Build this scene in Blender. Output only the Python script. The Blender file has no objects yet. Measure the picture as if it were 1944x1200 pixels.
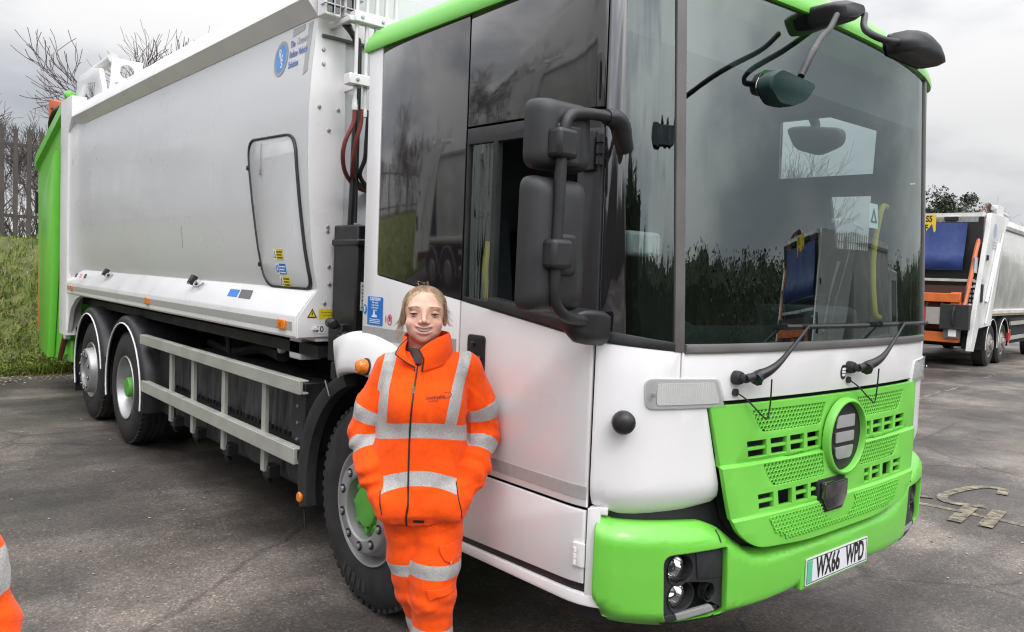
import bpy, bmesh, math, random
import numpy as np
from mathutils import Vector, Matrix, noise as mnoise
R = math.radians
scene = bpy.context.scene
COL = scene.collection
# ------------------------------------------------------------------ camera, sky, sun, exposure
def make_camera():
    f_px = 1490.235
    yaw, pitch, roll = R(40.197), R(-2.927), R(2.246)
    fw = Vector((math.sin(yaw)*math.cos(pitch), math.cos(yaw)*math.cos(pitch), math.sin(pitch)))
    r0 = Vector((math.cos(yaw), -math.sin(yaw), 0)); u0 = r0.cross(fw)
    r = r0*math.cos(roll) + u0*math.sin(roll); u = -r0*math.sin(roll) + u0*math.cos(roll)
    cam = bpy.data.cameras.new('camera'); o = bpy.data.objects.new('camera', cam); COL.objects.link(o)
    m = Matrix((r, u, -fw)).transposed().to_4x4(); m.translation = Vector((-3.209, -3.476, 1.728))
    o.matrix_world = m
    cam.sensor_fit = 'HORIZONTAL'; cam.sensor_width = 36; cam.lens = f_px/1944*36
    cam.clip_start = .05; cam.clip_end = 600
    scene.camera = o
make_camera()
SUN_EL, SUN_AZ = R(48), R(194)          # azimuth measured from +Y towards +X
world = bpy.data.worlds.new("World"); scene.world = world; world.use_nodes = True
nt = world.node_tree; N = nt.nodes; LK = nt.links
bg = N['Background']; bg.inputs['Strength'].default_value = .11
sky = N.new('ShaderNodeTexSky'); sky.sky_type = 'NISHITA'; sky.sun_disc = False
sky.sun_elevation = SUN_EL; sky.sun_rotation = SUN_AZ
tc = N.new('ShaderNodeTexCoord'); mp = N.new('ShaderNodeMapping'); mp.inputs['Scale'].default_value = (1.0, 1.0, 2.6)
mp.inputs['Location'].default_value = (3.1, 1.7, .4)
LK.new(tc.outputs['Generated'], mp.inputs['Vector'])
n1 = N.new('ShaderNodeTexNoise'); n1.inputs['Scale'].default_value = 1.9; n1.inputs['Detail'].default_value = 6; n1.inputs['Roughness'].default_value = .52
LK.new(mp.outputs['Vector'], n1.inputs['Vector'])
cr = N.new('ShaderNodeValToRGB'); cr.color_ramp.interpolation = 'EASE'
cr.color_ramp.elements[0].position = .36; cr.color_ramp.elements[0].color = (4.4, 4.55, 4.95, 1)
cr.color_ramp.elements[1].position = .60; cr.color_ramp.elements[1].color = (7.95, 7.88, 7.85, 1)
LK.new(n1.outputs['Fac'], cr.inputs['Fac'])
# an overcast sky is brighter overhead than at the horizon
sx = N.new('ShaderNodeSeparateXYZ'); LK.new(tc.outputs['Generated'], sx.inputs[0])
mr = N.new('ShaderNodeMapRange'); mr.inputs['From Min'].default_value = .18; mr.inputs['From Max'].default_value = .95
mr.inputs['To Min'].default_value = 1.0; mr.inputs['To Max'].default_value = 2.6
LK.new(sx.outputs['Z'], mr.inputs['Value'])
vm = N.new('ShaderNodeVectorMath'); vm.operation = 'SCALE'; LK.new(cr.outputs['Color'], vm.inputs[0]); LK.new(mr.outputs['Result'], vm.inputs['Scale'])
mx = N.new('ShaderNodeMix'); mx.data_type = 'RGBA'; mx.inputs['Factor'].default_value = .93
LK.new(sky.outputs['Color'], mx.inputs['A']); LK.new(vm.outputs['Vector'], mx.inputs['B'])
# thin cloud glowing round the hidden sun
sdv = (math.sin(SUN_AZ)*math.cos(SUN_EL), math.cos(SUN_AZ)*math.cos(SUN_EL), math.sin(SUN_EL))
dt = N.new('ShaderNodeVectorMath'); dt.operation = 'DOT_PRODUCT'; LK.new(tc.outputs['Generated'], dt.inputs[0]); dt.inputs[1].default_value = sdv
gl = N.new('ShaderNodeMapRange'); gl.interpolation_type = 'SMOOTHSTEP'; gl.inputs['From Min'].default_value = .25; gl.inputs['From Max'].default_value = 1.0; gl.inputs['To Min'].default_value = 1.0; gl.inputs['To Max'].default_value = 2.4
LK.new(dt.outputs['Value'], gl.inputs['Value'])
v2_ = N.new('ShaderNodeVectorMath'); v2_.operation = 'SCALE'; LK.new(mx.outputs['Result'], v2_.inputs[0]); LK.new(gl.outputs['Result'], v2_.inputs['Scale'])
LK.new(v2_.outputs['Vector'], bg.inputs['Color'])
sun_d = bpy.data.lights.new('sun', 'SUN'); sun_d.energy = .7; sun_d.angle = R(14); sun_d.color = (1, .975, .94)
sun = bpy.data.objects.new('sun', sun_d); COL.objects.link(sun)
sdir = Vector((math.sin(SUN_AZ)*math.cos(SUN_EL), math.cos(SUN_AZ)*math.cos(SUN_EL), math.sin(SUN_EL)))
sun.rotation_euler = (-sdir).to_track_quat('-Z', 'Y').to_euler(); sun.location = sdir*40
vs = scene.view_settings; vs.view_transform = 'Standard'; vs.look = 'None'; vs.gamma = 1; vs.exposure = 0
scene.cycles.use_denoising = True; scene.cycles.denoising_prefilter = 'ACCURATE'; scene.cycles.filter_width = 1.2; scene.cycles.adaptive_threshold = .006
scene.cycles.max_bounces = 8; scene.cycles.transparent_max_bounces = 12
scene.cycles.sample_clamp_indirect = 6
# ------------------------------------------------------------------ helpers
def tag(o, label=None, cat=None, group=None, kind=None):
    if label: o['label'] = label
    if cat: o['category'] = cat
    if group: o['group'] = group
    if kind: o['kind'] = kind
    return o
def empty(name, loc=(0, 0, 0), rz=0, parent=None):
    o = bpy.data.objects.new(name, None); COL.objects.link(o); o.location = loc; o.rotation_euler = (0, 0, rz)
    o.empty_display_size = .2
    if parent: o.parent = parent
    return o
def link_mesh(name, me, mats, parent=None):
    for m in (mats if isinstance(mats, (list, tuple)) else [mats]): me.materials.append(m)
    o = bpy.data.objects.new(name, me); COL.objects.link(o)
    if parent: o.parent = parent
    return o
def build(name, bm, mats, parent=None, smooth=38, bev=0, seg=2, recalc=True):
    if recalc: bmesh.ops.recalc_face_normals(bm, faces=bm.faces)
    me = bpy.data.meshes.new(name); bm.to_mesh(me); bm.free()
    if smooth:
        me.polygons.foreach_set('use_smooth', [True]*len(me.polygons))
        if smooth < 180: me.set_sharp_from_angle(angle=R(smooth))
    o = link_mesh(name, me, mats, parent)
    if bev:
        b = o.modifiers.new('bevel', 'BEVEL'); b.width = bev; b.segments = seg; b.limit_method = 'ANGLE'; b.angle_limit = R(40)
    return o
def build_each(name, bm, *a, **k):
    """every loose piece of the mesh becomes an object of its own"""
    bm.verts.index_update(); seen = set(); out = []
    for v in bm.verts:
        if v in seen: continue
        st = [v]; isl = []; seen.add(v)
        while st:
            q = st.pop(); isl.append(q)
            for e in q.link_edges:
                w = e.other_vert(q)
                if w not in seen: seen.add(w); st.append(w)
        nb = bmesh.new(); mp_ = {q: nb.verts.new(q.co) for q in isl}
        for f in {f for q in isl for f in q.link_faces}: nb.faces.new([mp_[q] for q in f.verts]).material_index = f.material_index
        out.append(build(name, nb, *a, **k))
    bm.free(); return out
def BM(): return bmesh.new()
def box(bm, c, s, rot=None, mi=0):
    vs = []
    for x in (-.5, .5):
        for y in (-.5, .5):
            for z in (-.5, .5):
                v = Vector((x*s[0], y*s[1], z*s[2]))
                if rot is not None: v = rot @ v
                vs.append(bm.verts.new(v+Vector(c)))
    for q in ((0, 1, 3, 2), (4, 6, 7, 5), (0, 4, 5, 1), (2, 3, 7, 6), (0, 2, 6, 4), (1, 5, 7, 3)):
        bm.faces.new([vs[i] for i in q]).material_index = mi
def bx(bm, x0, x1, y0, y1, z0, z1, mi=0):
    box(bm, ((x0+x1)/2, (y0+y1)/2, (z0+z1)/2), (abs(x1-x0), abs(y1-y0), abs(z1-z0)), None, mi)
def loft(bm, rings, closed=True, caps=True, mi=0):
    V = [[bm.verts.new(p) for p in r] for r in rings]
    n = len(rings[0])
    for a, b in zip(V, V[1:]):
        for i in range(n if closed else n-1):
            j = (i+1) % n
            try: bm.faces.new((a[i], a[j], b[j], b[i])).material_index = mi
            except ValueError: pass
    if caps and closed:
        for r in (V[0], V[-1]):
            try: bm.faces.new(r).material_index = mi
            except ValueError: pass
    return V
def smooth_path(pts, sub=6):
    P = [Vector(p) for p in pts]
    if len(P) < 3: return P
    out = []
    for i in range(len(P)-1):
        p0, p1, p2, p3 = P[max(i-1, 0)], P[i], P[i+1], P[min(i+2, len(P)-1)]
        for k in range(sub):
            t = k/sub
            out.append(.5*((2*p1)+(p2-p0)*t+(2*p0-5*p1+4*p2-p3)*t*t+(3*p1-p0-3*p2+p3)*t**3))
    return out+[P[-1]]
def tube(bm, pts, r, n=8, sub=0, mi=0, caps=True):
    P = smooth_path(pts, sub) if sub else [Vector(p) for p in pts]
    m = len(P); rr = r if callable(r) else (lambda t: r)
    T0 = (P[1]-P[0]).normalized()
    ref = Vector((0, 0, 1)) if abs(T0.z) < .9 else Vector((1, 0, 0))
    nrm = T0.cross(ref).normalized(); rings = []
    for i, p in enumerate(P):
        T = (P[min(i+1, m-1)]-P[max(i-1, 0)])
        T = T.normalized() if T.length > 1e-9 else T0
        nrm = (nrm-T*nrm.dot(T)); nrm = nrm.normalized() if nrm.length > 1e-6 else T.orthogonal().normalized()
        b = T.cross(nrm); q = rr(i/max(m-1, 1))
        rings.append([p+(nrm*math.cos(2*math.pi*k/n)+b*math.sin(2*math.pi*k/n))*q for k in range(n)])
    loft(bm, rings, True, caps, mi)
def frame(axis):
    a = Vector(axis).normalized(); x = a.orthogonal().normalized(); return Matrix((x, a.cross(x), a)).transposed()
def lathe(bm, prof, c=(0, 0, 0), axis=(0, 0, 1), n=32, caps=True, mi=0):
    M = frame(axis); rings = [[Vector(c)+M @ Vector((r*math.cos(2*math.pi*k/n), r*math.sin(2*math.pi*k/n), h)) for k in range(n)] for r, h in prof]
    loft(bm, rings, True, caps, mi)
def ball(bm, c, r, n=12, mi=0, sc=(1, 1, 1)):
    prof = [(max(math.sin(math.pi*k/n), 1e-3)*r, -math.cos(math.pi*k/n)*r) for k in range(n+1)]
    b2 = BM(); lathe(b2, prof, n=n*2, mi=mi)
    for v in b2.verts: v.co = Vector((v.co.x*sc[0], v.co.y*sc[1], v.co.z*sc[2]))+Vector(c)
    merge(bm, b2)
def merge(bm, b2):
    me = bpy.data.meshes.new('t'); b2.to_mesh(me); b2.free(); bm.from_mesh(me); bpy.data.meshes.remove(me)
def rnd(pts, r, seg=5):
    """rounded polygon"""
    n = len(pts); out = []
    rs = r if isinstance(r, (list, tuple)) else [r]*n
    for i in range(n):
        p = Vector(pts[i]).to_2d(); a = Vector(pts[i-1]).to_2d()-p; b = Vector(pts[(i+1) % n]).to_2d()-p
        q = min(rs[i], a.length*.49, b.length*.49)
        if q < 1e-5: out.append(tuple(p)); continue
        A = p+a.normalized()*q; B = p+b.normalized()*q
        for k in range(seg+1):
            t = k/seg; out.append(tuple(A*(1-t)**2+p*2*t*(1-t)+B*t*t))
    return out
def ell(cx, cy, rx, ry, n=32): return [(cx+rx*math.cos(2*math.pi*k/n), cy+ry*math.sin(2*math.pi*k/n)) for k in range(n)]
def curve_mesh(c):
    o = bpy.data.objects.new('tmpc', c); me = o.to_mesh(); b = BM(); b.from_mesh(me); o.to_mesh_clear()
    bpy.data.objects.remove(o); bpy.data.curves.remove(c); bmesh.ops.remove_doubles(b, verts=b.verts, dist=1e-5); return b
def plate(loops, t=.02, bev=0., fmap=None, cu=(), cv=(), bseg=1):
    """filled outline with holes, thickness t (w runs 0..t), cut along u and v and then mapped by fmap(u,v,w)"""
    if loops and not isinstance(loops[0][0], (list, tuple)): loops = [loops]
    c = bpy.data.curves.new('tmp', 'CURVE'); c.dimensions = '2D'; c.fill_mode = 'BOTH'
    for L in loops:
        s = c.splines.new('POLY'); s.points.add(len(L)-1)
        for p, q in zip(s.points, L): p.co = (q[0], q[1], 0, 1)
        s.use_cyclic_u = True
    c.extrude = max(t/2-bev, 1e-5) if t else 0
    if bev: c.bevel_depth = bev; c.bevel_resolution = bseg; c.offset = -bev
    b = curve_mesh(c)
    for vals, ax in ((cu, 0), (cv, 1)):
        for q in vals:
            co = [0, 0, 0]; co[ax] = q; no = [0, 0, 0]; no[ax] = 1
            bmesh.ops.bisect_plane(b, geom=b.verts[:]+b.edges[:]+b.faces[:], plane_co=co, plane_no=no, dist=1e-5)
    for v in b.verts:
        v.co.z += t/2
        if fmap: v.co = Vector(fmap(v.co.x, v.co.y, v.co.z))
    return b
def frange(a, b, n): return [a+(b-a)*k/n for k in range(1, n)]
def text_bm(s, size, t=.001, fmap=None, bold=0., sx=1., align='CENTER', shear=0.):
    c = bpy.data.curves.new('txt', 'FONT'); c.body = s; c.size = size; c.align_x = align; c.align_y = 'CENTER'
    c.extrude = t/2; c.offset = bold; c.shear = shear; c.resolution_u = 3
    b = curve_mesh(c)
    for v in b.verts:
        v.co.z += t/2; v.co.x *= sx
        if fmap: v.co = Vector(fmap(v.co.x, v.co.y, v.co.z))
    return b
def copy_tree(o, parent=None):
    c = o.copy(); COL.objects.link(c)
    if parent: c.parent = parent
    for ch in list(o.children): copy_tree(ch, c)
    return c
# ------------------------------------------------------------------ materials
MATS = {}
def mat(name, col, rough=.5, metal=0., coat=0., var=.06, vscale=6., bump=0., bscale=60., spec=.5, rvar=.1, col2=None, sheen=0., stretch=(1, 1, 1), bdist=.01, det=4, lo=.35, hi=.65):
    if name in MATS: return MATS[name]
    m = bpy.data.materials.new(name); m.use_nodes = True; t = m.node_tree; b = t.nodes['Principled BSDF']
    b.inputs['Roughness'].default_value = rough; b.inputs['Metallic'].default_value = metal
    b.inputs['Specular IOR Level'].default_value = spec
    b.inputs['Coat Weight'].default_value = coat; b.inputs['Coat Roughness'].default_value = .06
    if sheen: b.inputs['Sheen Weight'].default_value = sheen; b.inputs['Sheen Roughness'].default_value = .5
    tcn = t.nodes.new('ShaderNodeTexCoord'); mpn = t.nodes.new('ShaderNodeMapping'); mpn.inputs['Scale'].default_value = stretch
    t.links.new(tcn.outputs['Object'], mpn.inputs['Vector'])
    nz = t.nodes.new('ShaderNodeTexNoise'); nz.inputs['Scale'].default_value = vscale; nz.inputs['Detail'].default_value = det
    t.links.new(mpn.outputs['Vector'], nz.inputs['Vector'])
    rp = t.nodes.new('ShaderNodeValToRGB'); rp.color_ramp.elements[0].position = lo; rp.color_ramp.elements[1].position = hi
    c2 = col2 or tuple(min(1, x*(1+var)) for x in col[:3])
    c1 = col if col2 else tuple(x*(1-var) for x in col[:3])
    rp.color_ramp.elements[0].color = (*c1[:3], 1); rp.color_ramp.elements[1].color = (*c2[:3], 1)
    t.links.new(nz.outputs['Fac'], rp.inputs['Fac']); t.links.new(rp.outputs['Color'], b.inputs['Base Color'])
    if rvar:
        mr = t.nodes.new('ShaderNodeMapRange'); mr.inputs['To Min'].default_value = max(rough-rvar, .02); mr.inputs['To Max'].default_value = min(rough+rvar, 1)
        mr.inputs['From Min'].default_value = .3; mr.inputs['From Max'].default_value = .7
        t.links.new(nz.outputs['Fac'], mr.inputs['Value']); t.links.new(mr.outputs['Result'], b.inputs['Roughness'])
    if bump:
        n2 = t.nodes.new('ShaderNodeTexNoise'); n2.inputs['Scale'].default_value = bscale; n2.inputs['Detail'].default_value = 3
        t.links.new(mpn.outputs['Vector'], n2.inputs['Vector'])
        bp = t.nodes.new('ShaderNodeBump'); bp.inputs['Strength'].default_value = bump; bp.inputs['Distance'].default_value = bdist
        t.links.new(n2.outputs['Fac'], bp.inputs['Height']); t.links.new(bp.outputs['Normal'], b.inputs['Normal'])
    MATS[name] = m; return m
def glass(name, tint, ior=1.7, rough=.0, bump=0., stretch=(1, 1, 1)):
    """thin pane: clear or tinted pass-through plus a Fresnel mirror"""
    m = bpy.data.materials.new(name); m.use_nodes = True; t = m.node_tree; t.nodes.clear()
    o = t.nodes.new('ShaderNodeOutputMaterial'); tr = t.nodes.new('ShaderNodeBsdfTransparent'); tr.inputs[0].default_value = (*tint, 1)
    g = t.nodes.new('ShaderNodeBsdfGlossy'); g.inputs['Roughness'].default_value = rough; g.inputs['Color'].default_value = (.86, .96, .94, 1)
    f = t.nodes.new('ShaderNodeFresnel'); f.inputs['IOR'].default_value = ior
    mxn = t.nodes.new('ShaderNodeMixShader'); ge = t.nodes.new('ShaderNodeNewGeometry'); im = t.nodes.new('ShaderNodeMix'); im.data_type = 'FLOAT'; im.inputs['A'].default_value = ior; im.inputs['B'].default_value = 1/ior
    t.links.new(ge.outputs['Backfacing'], im.inputs['Factor']); t.links.new(im.outputs['Result'], f.inputs['IOR']); t.links.new(f.outputs[0], mxn.inputs[0]); t.links.new(tr.outputs[0], mxn.inputs[1]); t.links.new(g.outputs[0], mxn.inputs[2])
    t.links.new(mxn.outputs[0], o.inputs[0])
    if bump:
        tcn = t.nodes.new('ShaderNodeTexCoord'); n2 = t.nodes.new('ShaderNodeTexNoise'); n2.inputs['Scale'].default_value = 2.2; mpn = t.nodes.new('ShaderNodeMapping'); mpn.inputs['Scale'].default_value = stretch
        t.links.new(tcn.outputs['Object'], mpn.inputs['Vector']); t.links.new(mpn.outputs['Vector'], n2.inputs['Vector'])
        bp = t.nodes.new('ShaderNodeBump'); bp.inputs['Strength'].default_value = bump; bp.inputs['Distance'].default_value = .01
        t.links.new(n2.outputs['Fac'], bp.inputs['Height']); t.links.new(bp.outputs['Normal'], g.inputs['Normal'])
    return m
WHITE = mat('white_paint', (.74, .73, .73), .32, coat=.6, var=.03, vscale=2.5, rvar=.06)
PANEL = mat('body_panel_paint', (.63, .638, .645), .28, coat=.5, var=.012, vscale=.7, rvar=.03, bump=.05, bscale=1.6, bdist=.05)
GREEN = mat('green_paint', (.150, .53, .055), .36, coat=.35, var=.04, vscale=2.5, rvar=.08)
GREENM = mat('green_plastic', (.155, .53, .060), .45, coat=.1, var=.04, vscale=5, rvar=.08, bump=.04, bscale=300, bdist=.002)
BLACKG = mat('black_gloss', (.014, .013, .015), .05, coat=1., var=.1, rvar=.02, spec=.9)
BLACK = mat('black_plastic', (.014, .0145, .016), .45, var=.2, vscale=10, rvar=.12, bump=.08, bscale=250, bdist=.002)
DARK = mat('dark_chassis', (.013, .013, .016), .65, var=.35, vscale=5, rvar=.15)
GREYD = mat('dark_grey_plastic', (.020, .021, .023), .5, var=.15, vscale=8, bump=.06, bscale=200, bdist=.002)
GREYM = mat('grey_trim', (.11, .105, .10), .45, var=.1)
ALU = mat('aluminium_rail', (.42, .425, .38), .42, metal=.25, var=.07, vscale=7, bump=.03, bscale=120, bdist=.002)
STEEL = mat('bare_steel', (.45, .45, .46), .32, metal=.8, var=.12, vscale=12)
SILVER = mat('silver_wheel', (.37, .37, .37), .38, metal=.55, var=.06, vscale=9)
RUBBER = mat('tyre_rubber', (.018, .017, .017), .72, var=.35, vscale=9, rvar=.12, bump=.1, bscale=80, bdist=.004)
BAND = mat('reflective_tape', (.40, .395, .385), .38, metal=.15, var=.05, vscale=40)
ORANGE_L = mat('amber_lens', (.75, .19, .01), .2, coat=.5, var=.15, vscale=60, spec=.6)
ORANGE = mat('orange_paint', (.62, .14, .025), .5, var=.12, vscale=5)
RED = mat('red_hose', (.16, .03, .025), .4, var=.2)
BLUE = mat('blue_sheet', (.014, .036, .155), .42, var=.15, vscale=2, bump=.3, bscale=3, bdist=.05)
HUBG = mat('green_hub', (.085, .33, .04), .5, var=.15, vscale=9)
STBLUE = mat('sticker_blue', (.01, .16, .56), .4, var=.03)
YELLOW = mat('sticker_yellow', (.72, .58, .02), .45, var=.04)
STWHITE = mat('sticker_white', (.78, .78, .78), .45, var=.03)
INK = mat('black_ink', (.012, .012, .012), .5, var=.1)
REDINK = mat('red_ink', (.5, .02, .02), .5, var=.1)
GLASS = glass('windscreen_glass', (.62, .75, .73), 2.35, bump=.03)
GLASSC = glass('corner_glass', (.50, .58, .57), 2.2, bump=.9, stretch=(5, 5, .35))
LENS = glass('clear_lens', (.90, .90, .90), 1.5)
# ------------------------------------------------------------------ ground, bank, fence, trees
def asphalt_mat():
    m = bpy.data.materials.new('worn_asphalt'); m.use_nodes = True; t = m.node_tree; b = t.nodes['Principled BSDF']; L = t.links
    tcn = t.nodes.new('ShaderNodeTexCoord')
    def noi(scale, det=5, rough=.55, vec=None):
        n = t.nodes.new('ShaderNodeTexNoise'); n.inputs['Scale'].default_value = scale; n.inputs['Detail'].default_value = det; n.inputs['Roughness'].default_value = rough
        L.new(vec or tcn.outputs['Object'], n.inputs['Vector']); return n.outputs['Fac']
    def ramp(f, *st):
        r = t.nodes.new('ShaderNodeValToRGB'); e = r.color_ramp.elements
        while len(e) < len(st): e.new(.5)
        for k, (p, c) in enumerate(st): e[k].position = p; e[k].color = (*c, 1) if isinstance(c, tuple) else (c, c, c, 1)
        L.new(f, r.inputs['Fac']); return r.outputs['Color']
    def mix(f, a, bb, mode='MIX'):
        x = t.nodes.new('ShaderNodeMix'); x.data_type = 'RGBA'; x.blend_type = mode
        if isinstance(f, float): x.inputs['Factor'].default_value = f
        else: L.new(f, x.inputs['Factor'])
        L.new(a, x.inputs['A']); L.new(bb, x.inputs['B']); return x.outputs['Result']
    base = ramp(noi(.50, 7, .62), (.35, (.036, .030, .027)), (.5, (.082, .070, .062)), (.66, (.21, .178, .152)))
    mp2 = t.nodes.new('ShaderNodeMapping'); mp2.inputs['Scale'].default_value = (.25, .9, 1); mp2.inputs['Rotation'].default_value = (0, 0, .25)
    L.new(tcn.outputs['Object'], mp2.inputs['Vector'])
    streak = ramp(noi(1.3, 5, .6, mp2.outputs['Vector']), (.4, .72), (.62, 1.25))
    col = mix(1.0, base, streak, 'MULTIPLY')
    v = t.nodes.new('ShaderNodeTexVoronoi'); v.inputs['Scale'].default_value = 95; L.new(tcn.outputs['Object'], v.inputs['Vector'])
    speck = ramp(v.outputs['Color'], (.0, .40), (.75, 1.0), (.97, 2.3))
    col = mix(.72, col, speck, 'MULTIPLY')
    grit = ramp(noi(36, 4, .75), (.3, .5), (.72, 1.55)); col = mix(.7, col, grit, 'MULTIPLY')
    # hairline cracks
    v2 = t.nodes.new('ShaderNodeTexVoronoi'); v2.feature = 'DISTANCE_TO_EDGE'; v2.inputs['Scale'].default_value = .38
    nd = t.nodes.new('ShaderNodeMix'); nd.data_type = 'RGBA'; nd.inputs['Factor'].default_value = .22
    nn = t.nodes.new('ShaderNodeTexNoise'); nn.inputs['Scale'].default_value = 2.0; nn.inputs['Detail'].default_value = 5; L.new(tcn.outputs['Object'], nn.inputs['Vector'])
    L.new(tcn.outputs['Object'], nd.inputs['A']); L.new(nn.outputs['Color'], nd.inputs['B']); L.new(nd.outputs['Result'], v2.inputs['Vector'])
    crack = ramp(v2.outputs['Distance'], (.0, .45), (.008, 1.0)); col = mix(.8, col, crack, 'MULTIPLY')
    L.new(col, b.inputs['Base Color'])
    rg = ramp(noi(.8, 6, .6), (.36, .34), (.62, .78)); L.new(rg, b.inputs['Roughness'])
    b.inputs['Specular IOR Level'].default_value = .45
    bp = t.nodes.new('ShaderNodeBump'); bp.inputs['Strength'].default_value = .55; bp.inputs['Distance'].default_value = .006
    hm = mix(.5, v.outputs['Distance'], grit); L.new(hm, bp.inputs['Height']); L.new(bp.outputs['Normal'], b.inputs['Normal'])
    return m
b = BM(); bx(b, -250, 250, -250, 250, -.6, 0); tag(build('ground', b, asphalt_mat(), smooth=0), kind='structure')
rng = random.Random(4)
def bank_h(x, y):
    e = 9.78+.10*math.sin(x*1.7)+.07*math.sin(x*4.1+1)
    t = max(0., min(1., (y-e)/3.35)); h = 2.08*(t*t*(3-2*t)*.45+t*.55)
    if y > 16: h += .02*(y-16)
    h += .10*mnoise.noise((x*.8, y*.8, 2.))*min(1, max(0, (y-e)*1.2))
    k = max(0., min(1., (78-x)/8)); return max(h*k*k*(3-2*k), -.05) if y > e else -.05
xs = [-60+1.5*i for i in range(34)]+[-9+.3*i for i in range(50)]+[6+1.5*i for i in range(50)]
ys = [9.4+.16*i for i in range(28)]+[14+1.2*i for i in range(10)]+[27, 40, 70]
b = BM(); loft(b, [[(x, y, bank_h(x, y)) for y in ys] for x in xs], closed=False)
SOIL = mat('bank_turf', (.06, .065, .022), .9, col2=(.12, .13, .04), vscale=3.5, bump=.6, bscale=30, bdist=.03)
tag(build('terrain', b, SOIL, smooth=60), kind='structure')
# grass blades over the visible bank
GRASSM = mat('grass_blades', (.090, .150, .018), .7, col2=(.22, .29, .045), vscale=2.2, var=.3, lo=.3, hi=.7, spec=.25)
GRASS2 = mat('dry_grass_blades', (.24, .20, .09), .8, col2=(.36, .30, .14), vscale=3)
b = BM()
for i in range(26000):
    near = i < 17000
    x = rng.uniform(-3.2, 1.0) if near else rng.uniform(-9, -3.0); y = 9.72+abs(rng.gauss(0, 1.7)) if rng.random() < .75 else 9.7+rng.random()*.5
    z = bank_h(x, y)
    if z < -.04: z = -.02
    if y > 14.2: continue
    clump = mnoise.noise((x*1.6, y*1.6, 5.))
    h = (.06+.09*rng.random())*(1+.9*clump); w = .006+.006*rng.random()
    a = rng.random()*6.28; l = h*(.3+.9*rng.random()); d = Vector((math.cos(a), math.sin(a)*.6-.35, 0)); s = Vector((-math.sin(a), math.cos(a), 0))*w
    p = Vector((x, y, z-.02)); q = p+Vector((0, 0, h*.75))+d*l*.35; e = p+Vector((0, 0, h*.9))+d*l
    vv = [b.verts.new(k) for k in (p-s, p+s, q+s*.8, q-s*.8, e)]
    mi = 1 if rng.random() < .16 else 0
    b.faces.new(vv[:4]).material_index = mi; b.faces.new((vv[3], vv[2], vv[4])).material_index = mi
tag(build('grass', b, [GRASSM, GRASS2], smooth=0, recalc=False), kind='stuff')
# leaf litter and small stones on the asphalt
LEAF = mat('litter_bits', (.22, .19, .15), .8, col2=(.45, .42, .36), vscale=25)
LEAFD = mat('brown_leaves', (.10, .06, .03), .8, col2=(.18, .11, .05), vscale=18)
b = BM()
def bit(x, y, s, mi):
    a = rng.random()*6.28; n = rng.choice((4, 5)); c = b.verts.new((x, y, .006+s*.25))
    ring = [b.verts.new((x+math.cos(a+6.28*k/n)*s*rng.uniform(.5, 1.2), y+math.sin(a+6.28*k/n)*s*rng.uniform(.4, 1.), .005)) for k in range(n)]
    for k in range(n): b.faces.new((c, ring[k], ring[(k+1) % n])).material_index = mi
for i in range(1500):
    x = rng.uniform(-5, 1.2); y = 9.72-abs(rng.gauss(0, .35)); bit(x, y, rng.uniform(.008, .03), 1 if rng.random() < .6 else 0)
for i in range(420): bit(rng.uniform(-6, -1.2), rng.uniform(-2, 9.5), rng.uniform(.004, .012), 0 if rng.random() < .6 else 1)
for i in range(500): bit(rng.uniform(1.3, 16), rng.uniform(-5, 5), rng.uniform(.005, .018), 0 if rng.random() < .6 else 1)
tag(build('leaf_litter', b, [LEAF, LEAFD], smooth=0), kind='stuff')
# faded painted lines and letters on the asphalt, on the right
PAINTY = mat('faded_yellow_paint', (.085, .07, .06), .7, col2=(.27, .235, .15), vscale=13, lo=.40, hi=.66, det=10)
PAINTW = mat('faded_white_paint', (.09, .08, .075), .7, col2=(.33, .32, .30), vscale=7, lo=.46, hi=.66, det=8)
def wear(m, scale, lo, hi):
    # paint worn through to the asphalt below
    t = m.node_tree; b_ = t.nodes['Principled BSDF']; o_ = t.nodes['Material Output']; tr = t.nodes.new('ShaderNodeBsdfTransparent'); mx_ = t.nodes.new('ShaderNodeMixShader')
    n = t.nodes.new('ShaderNodeTexNoise'); n.inputs['Scale'].default_value = scale; n.inputs['Detail'].default_value = 9; n.inputs['Roughness'].default_value = .72
    tc_ = t.nodes.new('ShaderNodeTexCoord'); t.links.new(tc_.outputs['Object'], n.inputs['Vector'])
    r = t.nodes.new('ShaderNodeMapRange'); r.inputs['From Min'].default_value = lo; r.inputs['From Max'].default_value = hi; t.links.new(n.outputs['Fac'], r.inputs['Value'])
    t.links.new(r.outputs[0], mx_.inputs[0]); t.links.new(b_.outputs[0], mx_.inputs[1]); t.links.new(tr.outputs[0], mx_.inputs[2]); t.links.new(mx_.outputs[0], o_.inputs[0])
wear(PAINTY, 11, .52, .66); wear(PAINTW, 6, .42, .58)
def strip(bm, pts, w, z=.004):
    P = smooth_path([(p[0], p[1], 0) for p in pts], 6) if len(pts) > 2 else [Vector((p[0], p[1], 0)) for p in pts]
    prev = None
    for i, p in enumerate(P):
        T = (P[min(i+1, len(P)-1)]-P[max(i-1, 0)]).normalized(); n = Vector((-T.y, T.x, 0))*w/2
        cur = [bm.verts.new((p+n)+Vector((0, 0, z))), bm.verts.new((p-n)+Vector((0, 0, z)))]
        if prev: bm.faces.new((prev[0], prev[1], cur[1], cur[0]))
        prev = cur
b = BM(); strip(b, [(3.0, -.30), (3.46, -.80), (3.56, -1.75), (3.6, -2.6)], .075)
strip(b, [(4.40, -1.12), (4.62, -1.05), (4.50, -.90), (4.05, -.83), (3.80, -.87), (3.72, -.99), (3.84, -1.18)], .085, .008)
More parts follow.
